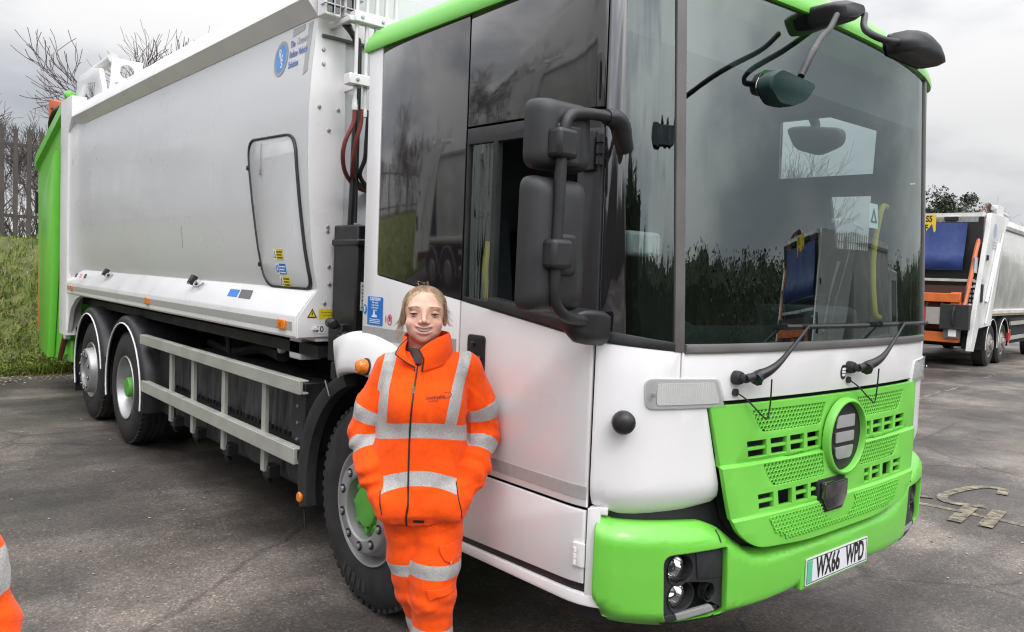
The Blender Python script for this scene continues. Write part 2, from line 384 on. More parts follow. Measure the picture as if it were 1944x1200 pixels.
strip(b, [(3.72, -1.12), (3.16, -1.20)], .10, .012); strip(b, [(3.80, -1.30), (3.22, -1.39)], .10, .012); strip(b, [(3.65, -.70), (3.74, -.82)], .05, .012)
tag(build('yellow_road_marking', b, PAINTY, smooth=0), kind='structure')
b = BM()
for q in (((9.6, 1.85), (12.8, 2.24)), ((13.5, 2.47), (13.75, 2.30)), ((14.4, 2.47), (15.8, 2.70)), ((13.6, 2.0), (13.8, 1.70)), ((15.0, 1.5), (17.5, 1.1))): strip(b, q, .09)
tag(build('white_road_marking', b, PAINTW, smooth=0), kind='structure')
# palisade fence on the bank
FEN = mat('weathered_galvanised', (.062, .052, .047), .75, var=.25, vscale=4, bump=.15)
fence = tag(empty('palisade_fence', (0, 13.5, 2.05)), 'rusty brown palisade fence with pointed pales along the top of the grass bank', 'fence')
b = BM(); x = -22.
while x < 40:
    zz = bank_h(x, 13.5)-2.05; t = 2.06+.02*rng.random(); j = .008*rng.uniform(-1, 1); w = .037
    outl = [(-w, -.05), (w, -.05), (w, t-.10), (w+.018, t), (w*.45, t-.07), (0, t+.045), (-w*.45, t-.07), (-w-.018, t), (-w, t-.10)]
    f0 = [b.verts.new((x+j+px, -.012, zz+pz)) for px, pz in outl]; f1 = [b.verts.new((x+j+px, .012, zz+pz)) for px, pz in outl]
    b.faces.new(f0); b.faces.new(f1[::-1])
    for k in range(len(outl)): b.faces.new((f0[k], f0[(k+1) % len(outl)], f1[(k+1) % len(outl)], f1[k]))
    x += .205
build('pale_panel', b, FEN, fence, smooth=0)
for z in (.42, 1.72):
    b = BM(); bx(b, -22, 40, .014, .06, z-.03, z+.03); build('rail', b, FEN, fence, smooth=0)
for k in range(23):
    b = BM(); bx(b, -22+2.75*k-.05, -22+2.75*k+.05, .062, .15, -.2, 1.98); build('post', b, FEN, fence, smooth=0)
# bare trees
BARK = mat('bare_bark', (.045, .036, .030), .9, col2=(.10, .085, .072), vscale=8, bump=.4, bscale=40)
TWIG = mat('bare_twigs', (.060, .046, .040), .9, col2=(.11, .09, .08), vscale=6)
def grow(bt, bc, p, d, r, l, depth, g, spread=.55, up=.12):
    seg = 3; pts = [p]; q = p.copy(); dd = d.copy()
    for k in range(seg):
        dd = (dd+Vector((g.gauss(0, .17), g.gauss(0, .17), g.gauss(0, .13)+up*.35))).normalized(); q = q+dd*l/seg; pts.append(q.copy())
    tube(bt if depth >= 4 else bc, pts, lambda t: max(r*(1-.42*t), .0036), n=6 if depth >= 4 else (4 if depth >= 2 else 3), caps=False)
    if depth == 0: return
    n = g.choice((2, 3, 3)) if depth > 2 else g.choice((3, 4, 4))
    for k in range(n):
        t = 1. if k == 0 else g.uniform(.35, 1.)
        i = min(int(t*seg), seg-1); base = pts[i].lerp(pts[i+1], t*seg-i)
        a = Vector((g.gauss(0, 1), g.gauss(0, 1), g.gauss(0, .8))).normalized()
        nd = (dd+a*spread*(1 if k else .45)+Vector((0, 0, up))).normalized()
        grow(bt, bc, base, nd, r*g.uniform(.5, .68) if k else r*.66, l*g.uniform(.62, .88), depth-1, g, spread, up)
def bare_tree(loc, h, seed, stems=4, spread=.6, depth=5, label='', group=None, lean=.35, name='bare_tree'):
    g = random.Random(seed); root = tag(empty(name, loc), label, 'tree', group); bt, bc = BM(), BM()
    for s in range(stems):
        a = g.random()*6.28; d = Vector((math.cos(a)*lean, math.sin(a)*lean, 1)).normalized()
        grow(bt, bc, Vector((math.cos(a)*.1, math.sin(a)*.1, -.1)), d, .024*h/4*g.uniform(.8, 1.2), h*.30*g.uniform(.85, 1.1), depth, g, spread)
    k = h/max(v.co.z for v in bc.verts)
    for q in (bt, bc):
        for v in q.verts: v.co *= k
        for v in q.verts: pass
    build('trunk', bt, BARK, root, smooth=60, recalc=False); build('crown', bc, TWIG, root, smooth=0, recalc=False)
    return root
t1 = bare_tree((-1.5, 15.2, 2.0), 2.9, 11, 6, .75, 5, 'bare leafless bush behind the fence, the one farthest from the green tailgate', 'bare trees behind the fence', lean=.5)
t2 = bare_tree((.55, 15.8, 2.0), 3.7, 23, 5, .75, 5, 'bare leafless tree rising behind the green tailgate', 'bare trees behind the fence', lean=.6)
t3 = bare_tree((2.0, 15.6, 2.05), 4.4, 31, 5, .7, 5, 'bare leafless tree whose twigs show above the middle of the white body roof', 'bare trees behind the fence', lean=.6)
def put(src, loc, rz, sc, label):
    c = copy_tree(src); c.location = loc; c.rotation_euler = (0, 0, rz); c.scale = (sc,)*3; c['label'] = label; return c
put(t2, (1.2, 16.4, 2.05), 2.1, 1.0, 'bare leafless tree behind the lifting bracket at the back of the white body')
put(t3, (3.2, 15.9, 2.1), 1.2, 1.2, 'bare leafless tree with the tallest twig above the white body roof')
put(t1, (-.5, 14.6, 2.05), 4.0, .85, 'low bare bush tangled into the pales beside the green tailgate')
put(t1, (4.1, 16.2, 2.1), 3.3, 1.85, 'bare leafless tree behind the white body, nearest to the cab')
for k, (x, y, s, src) in enumerate(((7.5, 15.5, 1.1, t3), (11, 16, 1.0, t2), (15.5, 15.6, 1.2, t1), (20, 16, 1.1, t3), (26, 16.5, 1.2, t2))):
    put(src, (x, y, 2.0), k*1.3+.2, s, 'bare tree on the bank, hidden behind the cab')
for k, (x, y, s, src) in enumerate(((-4.6, 15, 1.2, t2), (-7.4, 15.4, 1.35, t3), (-10.2, 14.8, 1.5, t1), (-13.5, 15.6, 1.5, t2))):
    put(src, (x, y, 2.0), k*1.7+.5, s, 'bare tree behind the fence, reflected in the dark cab side windows')
# rough undergrowth behind the fence
b = BM(); g = random.Random(77)
for i in range(1500):
    x = g.uniform(-20, 3) if i < 800 else g.uniform(-3.5, 1.5); y = g.uniform(13.9, 16.5); h = g.uniform(.5, 1.5)
    p = Vector((x, y, 1.9)); d = Vector((g.gauss(0, .35), g.gauss(0, .3), 1)).normalized()
    tube(b, [p, p+d*h*.5+Vector((g.gauss(0, .06), 0, 0)), p+d*h+Vector((g.gauss(0, .2), g.gauss(0, .1), -.05))], lambda t: .008*(1-.6*t), n=3, caps=False)
tag(build('undergrowth', b, TWIG, smooth=0, recalc=False), 'tangle of bare bramble stems behind the fence', 'brambles', kind='stuff')
# evergreen and bare tree on the right, beyond the parked truck
LEAFG = mat('evergreen_leaves', (.012, .020, .010), .7, col2=(.045, .06, .028), vscale=2.5, lo=.3, hi=.7)
def leafy(loc, rx, rz, h, seed, label, n=9000):
    g = random.Random(seed); root = tag(empty('evergreen_tree', loc), label, 'tree'); b = BM()
    tube(b, [(0, 0, -.2), (.05, 0, h*.5), (0, .1, h*.8)], lambda t: .14*(1-.6*t)); build('trunk', b, BARK, root)
    b = BM(); blobs = [(Vector((g.gauss(0, rx*.40), g.gauss(0, rx*.40), h+g.gauss(0, rz*.32))), g.uniform(.35, .8)) for k in range(26)]
    for i in range(n):
        c, r = g.choice(blobs); d = Vector((g.gauss(0, 1), g.gauss(0, 1), g.gauss(0, .8))).normalized()*r*g.random()**.45*rx*.75
        p = c+d; s = g.uniform(.03, .075)*(rx/1.05); a = Vector((g.gauss(0, 1), g.gauss(0, 1), g.gauss(0, 1))).normalized(); e = a.orthogonal().normalized(); f = a.cross(e)
        vv = [b.verts.new(p+e*s), b.verts.new(p+f*s*.5), b.verts.new(p-e*s), b.verts.new(p-f*s*.5)]; b.faces.new(vv)
    build('crown', b, LEAFG, root, smooth=0, recalc=False); return root
leafy((28.6, 9.0, 0), 1.05, .9, 4.55, 5, 'dark rounded evergreen tree behind the truck with the blue curtain')
put(t3, (29.5, 7.6, 1.0), .6, 1.0, 'bare tree with thin branches beside the dark rounded evergreen tree')
put(t2, (33, 6.0, .8), 2.6, 1.15, 'bare tree behind the roof hoses of the truck with the blue curtain')
bare_tree((13.8, 7.3, 0), 5.6, 47, 5, .7, 6, 'bare tree seen through the far side window of the cab', lean=.5)
def hedge(path, h, label, seed):  # unseen hedge, added so the lower cab glass mirrors something dark
    g = random.Random(seed); root = tag(empty('reflection_hedge', (path[0][0], path[0][1], 0)), label, 'hedge'); o = Vector((path[0][0], path[0][1], 0))
    P = smooth_path([(x, y, 0) for x, y in path], 14); b = BM(); rings = []
    hs = []
    for i, p in enumerate(P):
        T = (P[min(i+1, len(P)-1)]-P[max(i-1, 0)]).normalized(); n = Vector((-T.y, T.x, 0)); k = h*(.92+.16*mnoise.noise((i*.21, seed, .5))+.08*mnoise.noise((i*.77, seed, 3.))); hs.append((p, n, k))
        rings.append([p-o+n*u*(1+.2*mnoise.noise((i*.5, u, z*2))) + Vector((0, 0, z*k*.9)) for u, z in ((-1.5, -.05), (-1.6, .4), (-1.1, .8), (0, 1.), (1.1, .8), (1.6, .4), (1.5, -.05))])
    loft(b, rings); build('mass', b, mat('hedge_inside', (.03, .038, .02), .9, col2=(.06, .072, .036), vscale=1.2), root, smooth=0)
    b = BM()
    for i in range(16000):
        p, n, k = g.choice(hs); a = g.uniform(0, math.pi); q = p-o+n*math.cos(a)*1.75*g.uniform(.85, 1.1)+Vector((g.gauss(0, .3), g.gauss(0, .3), abs(math.sin(a))**.6*k*g.uniform(.8, 1.0)))
        s_ = g.uniform(.06, .16); ax = Vector((g.gauss(0, 1), g.gauss(0, 1), g.gauss(0, 1))).normalized(); e_ = ax.orthogonal().normalized(); f_ = ax.cross(e_)
        b.faces.new([b.verts.new(q+e_*s_), b.verts.new(q+f_*s_*.6), b.verts.new(q-e_*s_), b.verts.new(q-f_*s_*.6)])
    build('foliage', b, mat('hedge_leaves', (.040, .055, .026), .7, col2=(.11, .135, .065), vscale=1.6), root, smooth=0, recalc=False)
hedge([(-5, -25.5), (3, -25), (10, -23), (14, -20.5)]+[(24+15.5*math.cos(R(a_))+8*math.cos(R(a_))**3, -6+15.5*math.sin(R(a_))) for a_ in range(-112, 33, 12)], 5.3, 'added dark hedge in place of trees and a bank, mirrored low across the windscreen', 4)
hedge([(-8+14*math.cos(R(a_)), -8+13*math.sin(R(a_))) for a_ in range(178, 290, 12)], 7.0, 'added dark hedge in place of trees, mirrored low in the corner glass beside the mirrors', 9)
# ------------------------------------------------------------------ the main refuse truck
# X across the truck (its photographed side is x = -1.25), Y from the front (-1.85) to the rear, Z up
truck = tag(empty('refuse_truck', (0, 0, 0)), 'large white refuse truck with lime green bumper and grille, its side behind the smiling woman', 'truck', )
HALF = [(0, -1.85), (.3, -1.847), (.6, -1.83), (.83, -1.803), (.99, -1.768), (1.10, -1.728), (1.18, -1.675), (1.228, -1.61), (1.247, -1.54), (1.25, -1.46), (1.25, -1.2), (1.25, -.6), (1.25, 0)]
_pl = [Vector(p) for p in smooth_path([(-HALF[1][0], HALF[1][1], 0)]+[(p[0], p[1], 0) for p in HALF], 24)][24:]
_S = [0.]
for _a, _b in zip(_pl, _pl[1:]): _S.append(_S[-1]+(_b-_a).length)
_S = np.array(_S); _PX = np.array([p.x for p in _pl]); _PY = np.array([p.y for p in _pl])
def plan(s):
    a = abs(s); x = float(np.interp(a, _S, _PX)); y = float(np.interp(a, _S, _PY))
    e = .02; x1 = float(np.interp(a+e, _S, _PX)); y1 = float(np.interp(a+e, _S, _PY)); x0 = float(np.interp(a-e, _S, _PX)) if a > e else -x1; y0 = float(np.interp(abs(a-e), _S, _PY))
    T = Vector((x1-x0, y1-y0)).normalized(); n = Vector((T.y, -T.x))
    if s < 0: x, n = -x, Vector((-n.x, n.y))
    return x, y, n
def sx(x): return float(np.interp(x, _PX[:220], _S[:220]))
def sy(y): return float(np.interp(y, _PY, _S))
SIDE = sy(0.)
def rake(z): return .075*max(0., z-1.5)/1.3
def cab(s, z, d):
    x, y, n = plan(s); k = n.y*n.y
    return (x+n.x*d, y+n.y*d+rake(z)*k, z)
def belt(s):
    a = abs(s); return float(np.interp(a, [0, sx(.99), sy(-1.6), SIDE], [1.478, 1.484, 1.512, 1.722]))
CORN = [k*.04+.85 for k in range(16)]
CUTS = sorted([-c for c in CORN]+CORN+[k*.12-.84 for k in range(15)])
def cplate(loops, t=.018, bev=.003, d0=0., cu=CUTS, cv=(), fd=None, bseg=1):
    return plate(loops, t, bev, lambda u, v, w: cab(u, v, d0+w-t+(fd(u, v) if fd else 0)), cu, cv, bseg)
def lS(y): return -sy(y)
def both(fn):
    for sgn in (-1, 1): fn(sgn)
def mir(L, sgn): return [(u*-sgn*-1 if sgn < 0 else -u, v) for u, v in L] if sgn > 0 else L
# --- dark sheet added behind the panels to block light, with back wall and floor
b = BM()
ss = [k*SIDE/40 for k in range(-40, 41)]
loft(b, [[cab(s, z, -.05) for s in ss] for z in (.62, 1.0, 1.46)], closed=False)
bx(b, -1.2, 1.2, -.03, -.01, .6, 2.8); bx(b, -1.19, 1.19, -1.6, -.03, .95, .97)
build('light_block_shell', b, DARK, truck, recalc=False)
def arch_pts(r, y0, y1, n=14, c=(-.05, .52)):
    out = []
    for k in range(n+1):
        y = y0+(y1-y0)*k/n; out.append((y, c[1]+math.sqrt(max(r*r-(y-c[0])**2, 0))))
    return out
def side_cab(sgn):
    L = (lambda y: lS(y)) if sgn < 0 else (lambda y: sy(y))
    pref = truck
    # rear side panel with the arch cut out
    ap = arch_pts(.70, -.742, 0.)
    lo = [(L(-.815), .585), (L(-.742), .585)]+[(L(y), z) for y, z in ap]+[(L(0), 1.72), (L(-.125), belt(L(-.125)))]+[(L(-.815), belt(L(-.815)))]
    lo = [(L(-.815), .585), (L(-.742), .585)]+[(L(y), z) for y, z in ap]+[(L(0), 2.80), (L(-.122), 2.80), (L(-.125), belt(L(-.125))), (L(-.815), belt(L(-.815)))]
    side_panel = build('side_panel', cplate([lo]), WHITE, pref)
    # flared arch
    b = BM(); prof = [(.70, 1.19), (.695, 1.290), (.705, 1.306), (.73, 1.312), (.78, 1.305), (.84, 1.285), (.885, 1.262), (.905, 1.244)]
    rings = []
    for k in range(27):
        a = R(66+k*(160-66)/26); e = min(1, k/2.5, (26-k)/4); rings.append([(sgn*(1.24+(x-1.24)*(.25+.75*e) if x > 1.24 else x), -.05+r*math.cos(a), .52+r*math.sin(a)) for r, x in prof])
    loft(b, rings, closed=True, caps=True); build('wheel_arch_flare', b, WHITE, pref, smooth=50)
    # door
    d = [(L(-.824), belt(L(-.824))), (L(-1.586), belt(L(-1.586))), (L(-1.586), .926), (L(-.824), .926)]
    door = build('door', cplate([d], bev=.004), WHITE, pref)
    st = [(L(-.824), .915), (L(-1.586), .915), (L(-1.586), .655), (L(-.824), .632)]
    step = build('step_panel', cplate([st], bev=.004, d0=.004), WHITE, pref)
    sl = [(L(-.745), .60), (L(-1.655), .622), (L(-1.655), .578), (L(-.745), .562)]
    build('sill', cplate([sl], .05, .006, d0=.004), WHITE, pref)
    gp = [(L(-.75), .635), (L(-1.60), .652), (L(-1.60), .618), (L(-.75), .598)]
    build('sill_gap', cplate([gp], .02, 0, d0=-.014), BLACK, pref)
    ep = [(L(-1.592), .925), (L(-1.634), .935), (L(-1.634), .58), (L(-1.592), .61)]
    build('step_end_panel', cplate([ep], .03, .004, d0=.002), WHITE, pref)
    # hinge of the step panel, reflective tape, handle
    b = cplate([rnd([(L(-1.545), .80), (L(-1.592), .80), (L(-1.592), .715), (L(-1.545), .715)], .004)], .012, .003, d0=.014)
    for z in (.735, .757, .779): lathe(b, [(.006, -.008), (.006, .008)], (sgn*1.268, -1.57, z), (0, 0, 1), 8)
    build('hinge', b, WHITE, step)
    build('reflective_strip', cplate([rnd([(L(-.83), 1.0), (L(-1.585), 1.0), (L(-1.585), .953), (L(-.83), .953)], .008)], .002, 0, d0=.002), BAND, door)
    build('reflective_strip', cplate([[(L(-.005), 1.452), (L(-.80), 1.452), (L(-.80), 1.395), (L(-.005), 1.395)]], .002, 0, d0=.002), BAND, side_panel)
    h = build('handle', cplate([rnd([(L(-.885), 1.482), (L(-1.0), 1.482), (L(-1.0), 1.255), (L(-.885), 1.255)], .02)], .012, .004, d0=.008), BLACK, door)
    b = cplate([rnd([(L(-.905), 1.40), (L(-.985), 1.40), (L(-.985), 1.29), (L(-.905), 1.29)], .012)], .014, .004, d0=.018)
    lathe(b, [(.012, 0), (.012, .008), (.004, .009)], (sgn*1.258, -.93, 1.445), (sgn, 0, 0), 16); build('lock', b, BLACKG, door)
    # black glazed panels above the belt
    up = [(L(-.828), 2.796), (L(-1.594), 2.796), (L(-1.594), 2.318), (L(-.828), 2.336)]
    rp = [(L(-.132), 2.796), (L(-.818), 2.796), (L(-.818), belt(L(-.818))+.006), (L(-.132), belt(L(-.132))+.006)]
    if sgn < 0:
        build('upper_side_glass', cplate([up], .012, .003), BLACKG, pref); build('rear_side_glass', cplate([rp], .012, .003), BLACKG, pref)
    else:
        fr = cplate([[(L(-.62), 2.796), (L(-1.594), 2.796), (L(-1.594), 2.318), (L(-.62), 2.341)], [(L(-.75), 2.749), (L(-1.06), 2.741), (L(-1.353), 2.625), (L(-1.347), 2.386), (L(-.757), 2.396)]], .03, .003); build('upper_side_frame', fr, BLACKG, pref)
        build('upper_side_glass', cplate([[(L(-.74), 2.76), (L(-1.06), 2.75), (L(-1.37), 2.64), (L(-1.36), 2.37), (L(-.74), 2.385)]], .004, 0, d0=-.015), LENS, pref)
        build('rear_side_glass', cplate([[(q if q[0] < L(-.6) or sgn < 0 else q) for q in [(L(-.132), 2.796), (L(-.60), 2.796), (L(-.60), 2.335), (L(-.818), 2.33), (L(-.818), belt(L(-.818))+.006), (L(-.132), belt(L(-.132))+.006)]]], .012, .003), BLACKG, pref)
    wf = [(L(-.828), 2.328), (L(-1.594), 2.310), (L(-1.594), belt(L(-1.594))+.004), (L(-.828), belt(L(-.828))+.004)]
    h1 = [(L(-.84), 2.262), (L(-1.002), 2.258), (L(-1.002), belt(L(-1.002))+.03), (L(-.84), belt(L(-.84))+.022)]
    h2 = [(L(-1.03), 2.257), (L(-1.485), 2.246), (L(-1.485), belt(L(-1.485))+.06), (L(-1.03), belt(L(-1.03))+.055)]
    if sgn > 0: h2 = [(L(-1.10), 2.268), (L(-1.345), 2.262), (L(-1.345), 1.95), (L(-1.155), 1.965)]
    win = build('window', cplate([wf, h1, h2], .03, .004, d0=.001), BLACK, door)
    build('quarter_glass', plate([h1], 0, 0, lambda u, v, w: cab(u, v, -.012)), GLASS if sgn > 0 else GLASSC, door, recalc=False)
    if sgn > 0: build('sliding_glass', cplate([h2], .004, 0, d0=-.012), LENS, door)
    b = cplate([[(L(-1.495), 2.25), (L(-1.60), 2.245), (L(-1.60), 1.535), (L(-1.495), 1.545)]], .02, .004, d0=.012); build('window_post', b, GREYD, door)
    b = cplate([rnd([(L(-1.515), 2.235), (L(-1.575), 2.235), (L(-1.575), 2.10), (L(-1.515), 2.10)], .006)], .02, .003, d0=.03)
    for z in (2.13, 2.167, 2.205): lathe(b, [(.013, -.014), (.013, .014)], (sgn*1.262, -1.60, z), (0, 0, 1), 10)
    build('door_hinge', b, BLACK, door)
    b = cplate([[(L(-1.02), belt(L(-1.02))+.05), (L(-1.49), belt(L(-1.49))+.055), (L(-1.60), belt(L(-1.6))+.012), (L(-1.02), belt(L(-1.02))+.012)]], .02, .004, d0=.012); build('window_ledge', b, GREYD, door)
    # white corner panel
    cr = [(L(-1.595), belt(L(-1.595))), (sgn*sx(.985), belt(sx(.985))), (sgn*sx(.985), 1.30), (sgn*sx(.862), 1.298), (sgn*sx(.815), 1.12), (sgn*sx(.765), .945), (sgn*sx(.78), .922), (sgn*sx(.90), .905), (sgn*sx(1.05), .895), (sgn*sx(1.17), .905), (L(-1.595), .935)]
    def fd(u, v): t = max(0, (1.01-v)/.11); return -.055*t*t
    cp = build('corner_panel', cplate([cr], .02, .004, cv=(.925, .95, .975, 1.0, 1.03), fd=fd), WHITE, pref, smooth=50)
    ld = [(L(-1.594), .928), (sgn*sx(1.20), .93), (sgn*sx(1.20), .905), (L(-1.594), .903)]
    build('corner_ledge', cplate([ld], .10, .004, d0=-.012), WHITE, pref)
    # side glass round the corner, pillars
    cg = [(L(-1.607), belt(L(-1.607))+.02), (sgn*sx(1.0), belt(sx(1.0))+.02), (sgn*sx(1.0), 2.806), (L(-1.607), 2.806)]
    build('corner_glass', plate([cg], 0, 0, lambda u, v, w: cab(u, v, -.004), CORN+[-q for q in CORN]+[k*.02+1.0 for k in range(25)]+[-k*.02-1.0 for k in range(25)]), GLASSC, pref, smooth=180, recalc=False)
    bp = [(L(-1.600), belt(L(-1.600))+.004), (L(-1.600)+(-sgn)*.10, belt(L(-1.66))+.004), (L(-1.600)+(-sgn)*.085, 2.0), (L(-1.600)+(-sgn)*.07, 2.80), (L(-1.600), 2.80)]
    build('door_pillar', cplate([bp], .02, .002, d0=.001), BLACKG, pref)
    sl = [(L(-1.597), belt(L(-1.597))+.045), (sgn*sx(.985), belt(sx(.985))+.03), (sgn*sx(.985), belt(sx(.985))+.002), (L(-1.597), belt(L(-1.597))+.002)]
    build('glass_seal', cplate([sl], .02, .003, d0=.004), BLACK, pref)
    ap2 = [(sgn*(sx(.985)-.012), 1.484), (sgn*(sx(.985)+.030), 1.486), (sgn*(sx(.985)+.030), 2.81), (sgn*(sx(.985)-.012), 2.81)]
    build('windscreen_pillar', cplate([ap2], .02, .004, d0=.005, cv=frange(1.5, 2.8, 6)), GREYM, pref)
    # clear front indicator
    le = rnd([(sgn*sx(1.118), 1.396), (sgn*sx(.818), 1.388), (sgn*sx(.775), 1.281), (sgn*sx(1.112), 1.284)], [.035, .02, .008, .035])
    il = build('indicator_lamp', cplate([le], .02, .004, d0=.006), mat('lamp_rim', (.58, .58, .58), .35, coat=.3), pref)
    li = rnd([(sgn*sx(1.075), 1.376), (sgn*sx(.835), 1.374), (sgn*sx(.805), 1.298), (sgn*sx(1.075), 1.300)], .012)
    def rib(u, v): return .0009*math.sin(u*700)
    build('reflector', cplate([li], .004, 0, d0=.009, cu=CUTS+[sgn*(sx(.80)+k*.0045) for k in range(80)], fd=rib), mat('lamp_reflector', (.80, .80, .78), .35), il, smooth=0)
    build('lens', cplate([le], .004, .001, d0=.014), LENS, il)
    b = BM(); x, y, n = plan(sgn*sx(1.094)); lathe(b, [(.009, 0), (.009, .003), (.002, .004)], cab(sgn*sx(1.094), 1.338, .022), (n.x, n.y, 0), 10); build('screw', b, STEEL, il)
    # side repeater knob
    b = BM(); s = sgn*sx(1.175); x, y, n = plan(s); c = Vector(cab(s, 1.245, 0)); A = Vector((n.x*.9+.15*sgn, n.y, 0)).normalized()
    lathe(b, [(.034, -.01), (.034, .012), (.029, .014), (.033, .017), (.040, .024), (.041, .045), (.037, .060), (.028, .070), (.012, .075), (.001, .076)], c, (sgn*.93, .30, 0) if False else (n.x, n.y, 0), 22); build('side_camera', b, BLACK, pref) if sgn < 0 else b.free()
    return door, side_panel
DOOR, SPANEL = side_cab(-1); side_cab(1)
# cab side linings, added to block daylight at the panel gaps, and the door mirrors' sight holes
for sgn in (-1, 1):
    L_ = (lambda y: lS(y)) if sgn < 0 else (lambda y: sy(y))
    o = [(L_(-.02), 2.80), (L_(-1.60), 2.80), (L_(-1.60), 1.45), (L_(-.02), 1.45)]
    if sgn > 0: hs = [[(L_(-.72), 2.77), (L_(-1.08), 2.765), (L_(-1.39), 2.66), (L_(-1.38), 2.36), (L_(-.72), 2.37)], [(L_(-1.09), 2.28), (L_(-1.36), 2.275), (L_(-1.36), 1.93), (L_(-1.14), 1.95)]]
    else: hs = [[(L_(-.83), 2.275), (L_(-1.50), 2.26), (L_(-1.50), 1.56), (L_(-.83), 1.64)]]
    build('light_block_lining', plate([o]+hs, .008, 0, lambda u, v, w: cab(u, v, -.06+w)), DARK, truck)
# --- front
fp = [(-sx(.98), belt(sx(.98))), (-.5, belt(.5)), (0, belt(0)), (.5, belt(.5)), (sx(.98), belt(sx(.98))), (sx(.98), 1.302), (-sx(.98), 1.302)]
front = build('front_panel', cplate([fp], .02, .004), WHITE, truck)
ws = [(-sx(.98), 1.492), (sx(.98), 1.492), (sx(.98), 2.832), (0, 2.845), (-sx(.98), 2.832)]
build('windscreen', plate([ws], 0, 0, lambda u, v, w: cab(u, v, -.004), [k*.05-1. for k in range(41)], frange(1.5, 2.8, 6)), GLASS, truck, smooth=180, recalc=False)
bs = [(-sx(.972), 1.512), (sx(.972), 1.512), (sx(.972), 1.478), (-sx(.972), 1.478)]
build('windscreen_seal', cplate([bs], .03, .008, d0=.012), GREYM, truck)
fr = [(-sx(.972), 1.512), (sx(.972), 1.512), (sx(.972), 1.60), (sx(.93), 1.578), (-sx(.93), 1.578), (-sx(.972), 1.60)]
build('windscreen_frit', cplate([fr], .003, 0, d0=-.008), mat('frit', (.012, .013, .014), .3), truck)
tb = [(-sx(.972), 2.79), (sx(.972), 2.79), (sx(.972), 2.825), (-sx(.972), 2.825)]
build('windscreen_top_frit', cplate([tb], .003, 0, d0=-.008), MATS['frit'], truck)
# warning sticker inside the glass
b = cplate([[(sx(.262), 2.005), (sx(.352), 2.005), (sx(.352), 2.115), (sx(.262), 2.115)]], .001, 0, d0=-.012); wst = build('windscreen_sticker', b, STWHITE, truck)
b = cplate([[(sx(.275), 2.03), (sx(.339), 2.03), (sx(.307), 2.095)], [(sx(.288), 2.037), (sx(.326), 2.037), (sx(.307), 2.077)]], .001, 0, d0=-.0095); build('sticker_print', b, INK, wst)
# --- grille
GT = [1.29, 1.068, .870, .73]
def gd(u, v):
    d = .012
    for z in GT[1:3]: d += .017*max(0, min(1, (z-v)/.010))
    tier = 0 if v > GT[1] else (1 if v > GT[2] else 2)
    d += .020*max(0., (GT[tier]-v)/.2)*.4
    return d*max(.35, min(1, (.97-abs(u))/.16))
def gcut(): return [.97-.16, -.81]+[k*.1-.8 for k in range(17)]
GV = [z+e for z in GT[1:3] for e in (0., -.010)]+[.76, .8, .84, 1.0, 1.2, 1.25]
gout = rnd([(-sx(.852), 1.288), (sx(.852), 1.288), (sx(.765), .93), (sx(.735), .83), (sx(.62), .745), (.30, .722), (-.30, .722), (-sx(.62), .745), (-sx(.735), .83), (-sx(.765), .93)], [.02, .02, .03, .08, .08, .1, .1, .08, .08, .03])
def q4(x0, x1, x2, x3, z0, z1): return [(x0, z1), (x1, z1), (x2, z0), (x3, z0)]
def hx(x, s): return s*x
holes = []; mesh_p = []
for s in (-1, 1):
    mesh_p.append(rnd([(s*.635, 1.260), (s*.135, 1.260), (s*.175, 1.175), (s*.565, 1.175), (s*.595, 1.20)], .012))
    mesh_p.append(rnd([(s*.575, 1.054), (s*.165, 1.054), (s*.15, .965), (s*.50, .965), (s*.53, .985)], .012))
mesh_p.append(rnd([(-.545, .850), (-.185, .850), (-.165, .800), (-.10, .772), (.04, .772), (.085, .80), (.10, .850), (.545, .850), (.50, .79), (.46, .762), (-.46, .762), (-.50, .79)], .012))
SLOT1 = [(.660, .545), (.520, .415), (.392, .295), (.272, .180)]; SLOT2 = [(.600, .505), (.478, .385), (.36, .275), (.252, .200)]
slots = []
for s in (-1, 1):
    for (a, c), dx in zip(SLOT1, (.010, .008, .006, .004)): slots.append([(s*a, 1.146), (s*c, 1.146), (s*(c-dx*.3), 1.084), (s*(a-dx), 1.084)])
    for (a, c), dx in zip(SLOT2, (.010, .008, .006, .004)): slots.append([(s*a, .942), (s*c, .942), (s*(c-dx*.3), .882), (s*(a-dx), .882)])
emb_hole = ell(0, 1.108, .145, .145, 40)
rad = rnd([(-.19, .938), (-.005, .938), (-.005, .872), (-.035, .824), (-.16, .824), (-.19, .872)], .01)
base = plate([gout]+mesh_p[:4]+slots+[emb_hole], .02, .002, lambda u, v, w: cab(u, v, gd(u, v)+w-.02), gcut(), GV)
grille = build('grille', base, GREENM, truck, smooth=30)
b = plate([[(p[0]*.98, p[1]*.98+.02) for p in gout]], .004, 0, lambda u, v, w: cab(u, v, -.035+w), gcut()); build('grille_back', b, DARK, grille)
